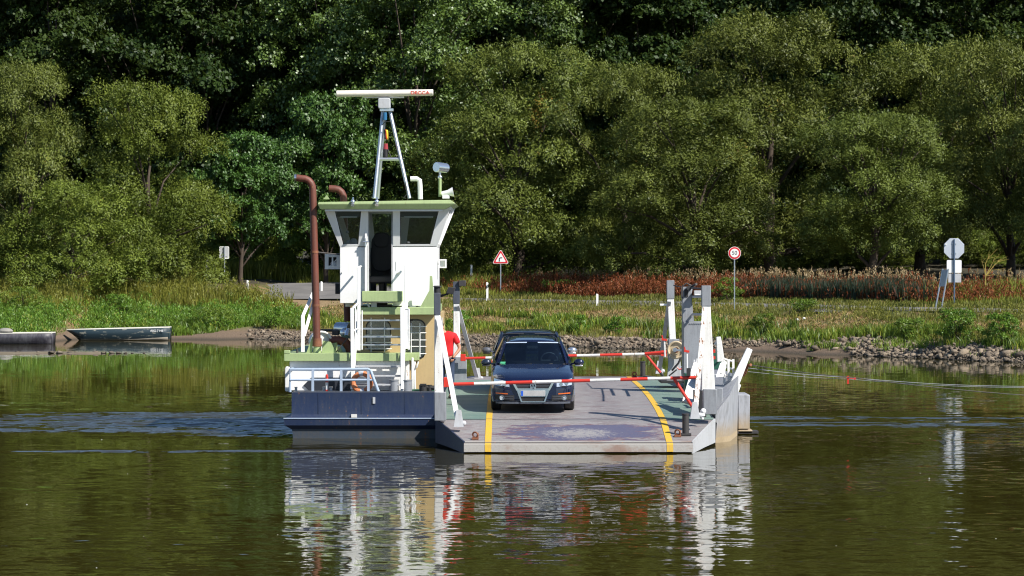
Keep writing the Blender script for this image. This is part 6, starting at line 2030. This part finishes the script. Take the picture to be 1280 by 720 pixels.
        m = MB(); q = O + Vector((s * (.905 * sx + .115), 1.62, .985)); m.ball(q, (.115, .07, .075), 14, 9); m.bar(q - Vector((s * .10, 0, .02)), O + Vector((s * .83 * sx, 1.66, .93)), .05, .04); mi_ = B(m, "mirror", mm, smooth=60)
        m = MB(); m.box(q + Vector((-.09, -.05, -.085)), q + Vector((.09, .04, -.055))); B(m, "mirror_foot", M['silver'] if s > 0 else M['black'], mi_, bevel=.015)
    m = MB(); m.add([O + Vector((-.72 * sx, 4.6 * short, 1.0)), O + Vector((.72 * sx, 4.6 * short, 1.0)), O + Vector((.54 * sx, 4.17 * short, zr - .0)), O + Vector((-.54 * sx, 4.17 * short, zr - .0))], [(0, 1, 2, 3)]); B(m, "rear_window", M['glass_car'], smooth=0)
    # inside: dashboard, seats with head rests, steering wheel, mirror
    m = MB(); m.hexa([O + Vector(p) for p in ((-.72, 1.42, .9), (.72, 1.42, .9), (.74, 2.05, .9), (-.74, 2.05, .9))], [O + Vector(p) for p in ((-.72, 1.5, .965), (.72, 1.5, .965), (.74, 2.05, .99), (-.74, 2.05, .99))]); B(m, "dashboard", M['interior'])
    for sx_ in (-.37, .37):
        m = MB(); m.prism(rounded(O.x + sx_, O.z + 1.0, .46, .46, .1, O.y + 2.65), (0, .14, 0)); seat = B(m, "seat", M['interior'], bevel=.02)
        m = MB(); m.prism(rounded(O.x + sx_, O.z + 1.285, .26, .15, .06, O.y + 2.67), (0, .1, 0)); B(m, "head_rest", M['interior'], seat, bevel=.02)
    m = MB(); m.torus(O + Vector((.37, 2.12, 1.0)), (0, 1, .45), .185, .016, 24, 6); m.bar(O + Vector((.20, 2.12, 1.0)), O + Vector((.54, 2.12, 1.0)), .05, .02); B(m, "steering_wheel", M['grey'])
    m = MB(); m.prism(rounded(O.x, O.z + zr - .10, .24, .06, .025, O.y + 2.02), (0, .03, 0)); B(m, "inside_mirror", M['silver'])
    for sx_ in (-.2, .2):
        m = MB(); m.box(O + Vector((sx_ - .06, 3.5, 1.15)), O + Vector((sx_ + .06, 3.6, 1.27))); B(m, "rear_head_rest", M['blind'])
    return root


car(.45, 58.55, "dark blue estate car with roof rails and chrome grille behind the front barrier", M['car_blue'], mirror_mats=(M['car_black'], M['car_blue']))
car(.415, 63.75, "blue-grey car parked directly behind the estate car, mostly hidden", M['car_black'], roof_dz=-.03, rails=False, roof_w=.645, mirror_mats=(M['grey_dark'], M['silver']))

# ================================================================== THE FERRYMAN
def person():
    x0, y0 = PX(557.5, 62.6), 62.6
    z0 = deck_z(62.6)
    root = thing("person", (x0, y0, z0), "man in a red t-shirt and jeans standing behind the left front ramp post", "person")
    O = Vector((x0, y0, z0))

    def skin(name, pts, edges, mat, root_i=0, levels=2):
        me = bpy.data.meshes.new(name)
        me.from_pydata([p[0] for p in pts], edges, [])
        ob = bpy.data.objects.new(name, me); COL.objects.link(ob)
        md = ob.modifiers.new("skin", 'SKIN')
        for i, p in enumerate(pts):
            r = p[1]; r = r if hasattr(r, "__len__") else (r, r)
            me.skin_vertices[0].data[i].radius = r
            me.skin_vertices[0].data[i].use_root = (i == root_i)
        md.use_smooth_shade = True
        sd = ob.modifiers.new("smooth", 'SUBSURF'); sd.levels = levels; sd.render_levels = levels
        dg = bpy.context.evaluated_depsgraph_get()
        m2 = bpy.data.meshes.new_from_object(ob.evaluated_get(dg))
        bpy.data.objects.remove(ob)
        m2.name = name; m2.materials.clear(); m2.materials.append(mat)
        o = bpy.data.objects.new(name, m2); COL.objects.link(o); o.parent = root; ORG[o] = O
        return o
    # body: pelvis, torso, neck, head, arms bent with hands at the hips, legs
    pts = [((0, 0, .95), (.13, .09)), ((0, .0, 1.12), (.115, .08)), ((0, .01, 1.30), (.125, .08)), ((0, .01, 1.43), (.09, .06)), ((-.045, -.03, 1.51), .055), ((-.10, -.075, 1.56), .075), ((-.125, -.10, 1.64), .095), ((-.135, -.09, 1.71), .07),
           ((.19, .01, 1.42), .062), ((.30, .04, 1.20), .048), ((.315, .03, 1.13), .043), ((.22, -.10, .97), .030), ((.195, -.12, .93), .034),
           ((-.19, .01, 1.42), .062), ((-.29, .03, 1.18), .048), ((-.30, .02, 1.12), .043), ((-.27, -.12, .92), .030), ((-.26, -.14, .87), .034),
           ((.10, 0, .86), .10), ((.115, .01, .50), .066), ((.12, .03, .10), .045), ((.13, -.08, .045), .042),
           ((-.10, 0, .86), .10), ((-.115, .01, .50), .066), ((-.12, .03, .10), .045), ((-.13, -.08, .045), .042)]
    edges = [(0, 1), (1, 2), (2, 3), (3, 4), (4, 5), (5, 6), (6, 7), (3, 8), (8, 9), (9, 10), (10, 11), (11, 12), (3, 13), (13, 14), (14, 15), (15, 16), (16, 17),
             (0, 18), (18, 19), (19, 20), (20, 21), (0, 22), (22, 23), (23, 24), (24, 25)]
    skin("body", pts, edges, M['skin'])
    for s, hb in ((1, Vector((.195, -.12, .93))), (-1, Vector((-.26, -.14, .87)))):
        for k, (dx, ln) in enumerate(((-.030, .062), (-.011, .072), (.009, .068), (.027, .055))):
            b = hb + Vector((dx * s, -.005, -.025))
            skin("finger", [(b, .011), (b + Vector((-.012 * s, -.012, -ln * .5)), .010), (b + Vector((-.022 * s, .004, -ln)), .008)], [(0, 1), (1, 2)], M['skin'], 0, 1)
        b = hb + Vector((-.03 * s, -.015, .0)); skin("thumb", [(b, .013), (b + Vector((-.03 * s, -.02, -.02)), .011), (b + Vector((-.045 * s, -.02, -.045)), .009)], [(0, 1), (1, 2)], M['skin'], 0, 1)
    # clothes
    skin("shirt", [((0, 0, .90), (.19, .145)), ((0, 0, 1.10), (.18, .145)), ((0, .01, 1.30), (.20, .16)), ((0, .01, 1.43), (.155, .13)), ((-.03, -.015, 1.515), (.085, .085)), ((.20, .01, 1.425), .082), ((.285, .035, 1.235), .075), ((-.20, .01, 1.425), .082), ((-.28, .03, 1.225), .075)],
         [(0, 1), (1, 2), (2, 3), (3, 4), (3, 5), (5, 6), (3, 7), (7, 8)], M['shirt'])
    skin("trousers", [((0, 0, .96), (.165, .12)), ((.10, 0, .86), .115), ((.115, .01, .50), .085), ((.12, .025, .08), .072), ((-.10, 0, .86), .115), ((-.115, .01, .50), .085), ((-.12, .025, .08), .072)],
         [(0, 1), (1, 2), (2, 3), (0, 4), (4, 5), (5, 6)], M['jeans'])
    for s in (-1, 1):
        skin("shoe", [((s * .12, .05, .05), (.05, .045)), ((s * .125, -.05, .045), (.052, .04)), ((s * .13, -.16, .035), (.045, .03))], [(0, 1), (1, 2)], M['shoe'])
    m = MB(); m.ball((-.13, -.065, 1.685), (.092, .105, .085), 14, 8)
    me_o = m.build("hair", M['hair'], origin=(0, 0, 0)); me_o.parent = root
    m = MB()
    m.ball((-.12, -.198, 1.605), (.014, .02, .022), 8, 6)
    for s in (-1, 1): m.ball((-.125 + s * .092, -.09, 1.615), (.014, .024, .032), 8, 6)
    o = m.build("face_features", M['skin'], origin=(0, 0, 0)); o.parent = root
    m = MB()
    for s in (-1, 1): m.ball((-.125 + s * .034, -.183, 1.635), (.013, .008, .008), 8, 5)
    m.ball((-.12, -.18, 1.555), (.026, .01, .006), 8, 5)
    o = m.build("eyes", M['hair'], origin=(0, 0, 0)); o.parent = root
    root.rotation_euler = (0, 0, R(-14))


person()

# ================================================================== SIGNS AND POSTS ON THE FAR BANK
def stand(px, py):
    """the bank point seen at that pixel (foot of a post)"""
    best = None
    for Y in np.arange(104, 176, .25):
        d = abs(float(ground_z(PX(px, Y), Y)) - PZ(py, Y))
        if best is None or d < best[0] - 1e-4:
            best = (d, Y)
    return best[1]


def post(px, Y, top_py, r, mat=None, dy=0.0):
    X = PX(px, Y); zg = float(ground_z(X, Y))
    m = MB(); m.cyl((X, Y + dy, zg - .1), (X, Y + dy, PZ(top_py, Y)), r, r, 10)
    return m, X, zg


# triangular bend warning sign
Y = 153.0
root = thing("warning_sign", (PX(625.5, Y), Y, float(ground_z(PX(625.5, Y), Y))), "triangular red-edged bend warning sign on a thin post", "sign")
m, X, zg = post(625.8, Y, 313, .035, dy=.06); m.build("post", M['steel'], root)
def tri(cx, cz, s, y, d):
    h = s * .866; k = .07 * s
    pts = []
    for (vx, vz, a0) in ((cx + s / 2, cz - h / 3, -90), (cx, cz + 2 * h / 3, 30), (cx - s / 2, cz - h / 3, 150)):
        dx, dz = cx - vx, cz - vz; L = math.hypot(dx, dz); ox, oz = vx + dx / L * 2 * k, vz + dz / L * 2 * k
        for q in range(5):
            a = R(a0 + 120 * q / 4); pts.append((ox + k * math.cos(a), y, oz + k * math.sin(a)))
    m = MB(); m.prism(pts, (0, d, 0)); return m
cz = PZ(323.5, Y)
tri(X, cz, .95, Y, .02).build("sign_rim", M['sign_white'], root); tri(X, cz, .88, Y - .006, .008).build("sign_plate", M['sign_red'], root); tri(X, cz, .60, Y - .012, .008).build("sign_face", M['sign_white'], root)
m = MB(); pts = [(X - .075, Y - .016, cz - .15), (X - .075, Y - .016, cz - .02), (X - .055, Y - .016, cz + .035), (X - .01, Y - .016, cz + .055), (X + .09, Y - .016, cz + .055)]
for a, b in zip(pts[:-1], pts[1:]): m.bar(a, b, .055, .006, (0, 1, 0))
m.build("bend_symbol", M['sign_black'], root)
# speed limit sign
Y = 130.5
root = thing("speed_limit_sign", (PX(918, Y), Y, float(ground_z(PX(918, Y), Y))), "round red-rimmed 50 speed limit sign on a slim post", "sign")
m, X, zg = post(918.2, Y, 310, .03, dy=.06); m.build("post", M['steel'], root)
cz = PZ(316.3, Y)
for r, mt, o_, nm in ((.305, 'sign_white', 0, "sign_rim"), (.285, 'sign_red', -.006, "sign_plate"), (.205, 'sign_white', -.012, "sign_face")):
    m = MB(); m.cyl((X, Y + o_ + .012, cz), (X, Y + o_, cz), r, r, 32); m.build(nm, M[mt], root)
text_part("50", .27, "lettering", M['sign_black'], root, (X, Y - .016, cz), .002, -.001, .95)
# octagonal sign seen from behind, with two plates, beside a slanted board
Y = 121.5
root = thing("stop_sign", (PX(1192, Y), Y, float(ground_z(PX(1192, Y), Y))), "octagonal sign seen from its grey back with two plates below it", "sign")
m, X, zg = post(1192.6, Y, 299, .036, M['steel'], dy=-.05); m.build("post", paint("blue_grey_post", (0.12, 0.17, 0.25), 0.4, 0.5), root)
def octa(cx, cz, r, y, d):
    m = MB(); m.prism([(cx + r * math.cos(R(22.5 + 45 * k)), y, cz + r * math.sin(R(22.5 + 45 * k))) for k in range(8)], (0, d, 0)); return m
octa(X, PZ(310.5, Y), .485, Y, .02).build("sign_plate", M['sign_back'], root, bevel=.006)
m = MB(); m.box((X - .40, Y - .058, PZ(306, Y)), (X - .34, Y - .002, PZ(306, Y) + .04)); m.build("sticker", M['sign_white'], root)
for py_ in (305, 317):
    m = MB(); m.box((X - .10, Y - .03, PZ(py_, Y)), (X + .10, Y - .002, PZ(py_, Y) + .03)); m.build("clamp", M['steel'], root)
a, b = P(1183.5, 341, Y), P(1202, 325, Y); m = MB(); m.prism(rounded((a.x + b.x) / 2, (a.z + b.z) / 2, b.x - a.x, b.z - a.z, .05, Y - .004), (0, .018, 0)); m.build("extra_plate", M['sign_white'], root)
a, b = P(1185.5, 353, Y), P(1201.5, 342, Y); m = MB(); m.box((a.x, Y, a.z), (b.x, Y + .02, b.z)); m.build("extra_plate", M['grey_pale'], root)
root = thing("info_board", (PX(1174, 119.5), 119.5, float(ground_z(PX(1174, 119.5), 119.5))), "narrow board turned sideways on two slanting poles left of the octagonal sign", "sign")
for (p0, p1, yy) in (((1168, 389), (1178.5, 336), 119.8), ((1175.5, 389), (1185.5, 336), 119.2)):
    m = MB(); e = P(*p0, yy); m.cyl((e.x, yy, e.z - .15), P(*p1, yy), .035, .035, 10); m.build("pole", M['steel'], root)
m = MB(); m.prism([P(1175.0, 358, 119.75), P(1182.5, 358, 119.25), P(1186.5, 337, 119.25), P(1178.8, 337, 119.75)], (0, .03, 0)); m.build("board", M['sign_back'], root)
# square sign seen from behind on the left
Y = 154.0
root = thing("road_sign", (PX(280.5, Y), Y, float(ground_z(PX(280.5, Y), Y))), "square grey sign back on a post at the edge of the tall grass", "sign")
m, X, zg = post(280.7, Y, 308, .035, dy=-.05); m.build("post", M['steel'], root)
m = MB(); m.prism(rounded(PX(280.3, Y), PZ(315.8, Y), .54, .70, .06, Y), (0, .02, 0)); m.build("sign_plate", M['grey_pale'], root, bevel=.006)
m = MB(); a = [(p[0], p[1] - .006, p[2]) for p in rounded(PX(280.3, Y), PZ(315.8, Y), .54, .70, .06, Y)]; c_ = Vector((PX(280.3, Y), Y, PZ(315.8, Y)))
m.ring_wall(a, [c_ + (Vector(p) - c_) * .88 + Vector((0, -.001, 0)) for p in a], (0, .008, 0)); m.build("sign_edge", M['sign_white'], root)


def delineator(px, py_foot, py_top, Y, label):
    X = PX(px, Y); zg = PZ(py_foot, Y); zt_ = PZ(py_top, Y); h = zt_ - zg
    root = thing("delineator_post", (X, Y, zg), label, "roadside post")
    m = MB(); m.prism([(X - .06, Y, zg - .4), (X + .06, Y, zg - .4), (X + .06, Y, zt_ - .03), (X - .02, Y, zt_ + .02), (X - .06, Y, zt_)], (0, .09, 0)); m.build("post", M['sign_white'], root, bevel=.01)
    if h > .5:
        m = MB(); m.prism([(X - .0625, Y - .004, zt_ - .36), (X + .0625, Y - .004, zt_ - .27), (X + .0625, Y - .004, zt_ - .10), (X - .0625, Y - .004, zt_ - .19)], (0, .098, 0)); m.build("black_band", M['sign_black'], root)
        m = MB(); m.box((X - .02, Y - .008, zt_ - .28), (X + .02, Y - .002, zt_ - .16)); m.build("reflector", M['silver'], root)


delineator(609, 371, 353, 149, "white roadside post with black band, left of the bend sign")
delineator(746.5, 375, 367.5, 141, "short white roadside post in the grass below the red dock")
delineator(309.5, 357.5, 350.5, 153.3, "white stub of a roadside post at the start of the asphalt apron")
delineator(259, 338, 323, 156, "weathered roadside post just left of the square sign back")
delineator(589.3, 341, 331, 160, "white post top showing above the reeds near the bend sign")
delineator(402, 359.5, 352, 158.5, "white post beside the road, close to the rusty exhaust pipe")

# litter on the bank
for px, py in ((1005, 401), (996.5, 402.5)):
    Y = stand(px, py); m = MB(); X = PX(px, Y); z = float(ground_z(X, Y))
    m.ball((X, Y, z + .10), (.07, .06, .06), 7, 5)
    tag(m.build("litter", M['sign_white'], smooth=0), "small white scrap of litter lying in the grass above the stony beach", "litter", "white scraps in the grass")

# ================================================================== MOORED BOATS
def boat(px0, px1, Y, top0, top1, label, beam, blunt, marks, colour):
    xa, xb = PX(px0, Y), PX(px1, Y)
    L = xb - xa
    root = thing("rowing_boat", ((xa + xb) / 2, Y, 0.0), label, "boat")
    z0, z1 = PZ(top0, Y), PZ(top1, Y)
    rows, rim = [], []
    n = 16
    for i in range(n + 1):
        t = i / n
        w = beam / 2 * (min(1, (math.sin(PI * min(.5, t * .8 + .02))) ** .7) if not blunt else .8 + .2 * math.sin(PI * t))
        if t > .8 and not blunt: w *= 1 - .15 * (t - .8) / .2
        zt = z0 + (z1 - z0) * t
        x = xa + L * t
        rake = .75 * max(0, 1 - t * 7) if not blunt else .25 * max(0, 1 - t * 8)
        zk = -.12
        sec = [(x, Y - w, zt), (x + rake * .5, Y - w * .96, zt * .55), (x + rake, Y - w * .85, .06), (x + rake, Y - w * .6, zk), (x + rake, Y + w * .6, zk), (x + rake, Y + w * .85, .06), (x + rake * .5, Y + w * .96, zt * .55), (x, Y + w, zt)]
        rows.append(sec)
    m = MB(); m.grid([[r[j] for r in rows] for j in range(8)])
    m.add(rows[0], [list(range(8))]); m.add(rows[-1], [list(range(8))[::-1]])
    m.v = m.v; hull = m.build("hull", colour, root)
    so = hull.modifiers.new("planks", 'SOLIDIFY'); so.thickness = .03
    for s in (0, 7):
        m = MB(); m.tube([Vector(r[s]) + Vector((0, 0, .012)) for r in rows], .035, 6); m.build("gunwale", M['boat_rim'], root)
    m = MB(); m.tube([Vector(rows[-1][0]) + Vector((0, 0, .01)), Vector(rows[-1][7]) + Vector((0, 0, .01))], .035, 6); m.build("transom_rim", M['boat_rim'], root)
    for t in (.3, .55, .8):
        i = int(t * n); m = MB(); m.box((rows[i][0][0] - .12, rows[i][0][1] + .03, rows[i][0][2] - .14), (rows[i][0][0] + .12, rows[i][7][1] - .03, rows[i][0][2] - .10)); m.build("thwart", M['boat_rim'], root)
    if marks:
        xm = xb - .55
        m = MB(); rows2 = []
        for i in range(6):                                         # muddy bare patch low at the stern end
            t = .52 + .48 * i / 5; x = xa + L * t
            rows2.append([(x, Y - beam / 2 * .86 - .045, .0), (x, Y - beam / 2 * .93 - .05, .02 + .16 * (i / 5))])
        m.grid([[r[j] for r in rows2] for j in (0, 1)]); so = m.build("bare_patch", M['boat_low'], root); so.modifiers.new("t", 'SOLIDIFY').thickness = .004
        text_part("R0G-7 HB", .15, "lettering", M['sign_white'], root, (xm, Y - beam / 2 * .93 - .05, z1 - .15), .002, .002)
    return root


t = NT("scuffed_boat_paint")
v = t.coord(); n1 = t.noise(t.mapping(v, (1.2, 1, 4)), 2.2, 5, .65); f_ = t.noise(v, 18, 3)
c_ = t.mix(t.ramp(n1, .56, .66), (0.016, 0.034, 0.045), (0.28, 0.27, 0.22))
c_ = t.mix(t.ramp(t.sep(v)[2], .12, .02), c_, (0.10, 0.085, 0.06))
M['boat_scuffed'] = t.done(t.principled(c_, .55, 0, t.bump(f_, .003)))
boat(84, 212, 136.4, 412.6, 409.4, "dark blue-green rowing boat with pale rim and white lettering at its stern", 1.35, False, True, M['boat_scuffed'])
boat(-70, 66.5, 130.5, 417.5, 416.2, "dark flat boat cut off by the left edge of the photo", 1.4, True, False, paint("dark_violet_boat", (0.03, 0.026, 0.038), 0.5, dirt=0.7, dirtcol=(0.12, 0.12, 0.13), scale=2))
m = MB(); c = P(7, 414, 130.6); m.ball(c, (.36, .4, .16), 14, 8)
tag(m.build("tarpaulin", paint("pale_tarpaulin", (0.28, 0.265, 0.235), 0.8, dirt=0.6, bump=.03)), "pale folded tarpaulin heap lying in the boat at the left edge", "tarpaulin")
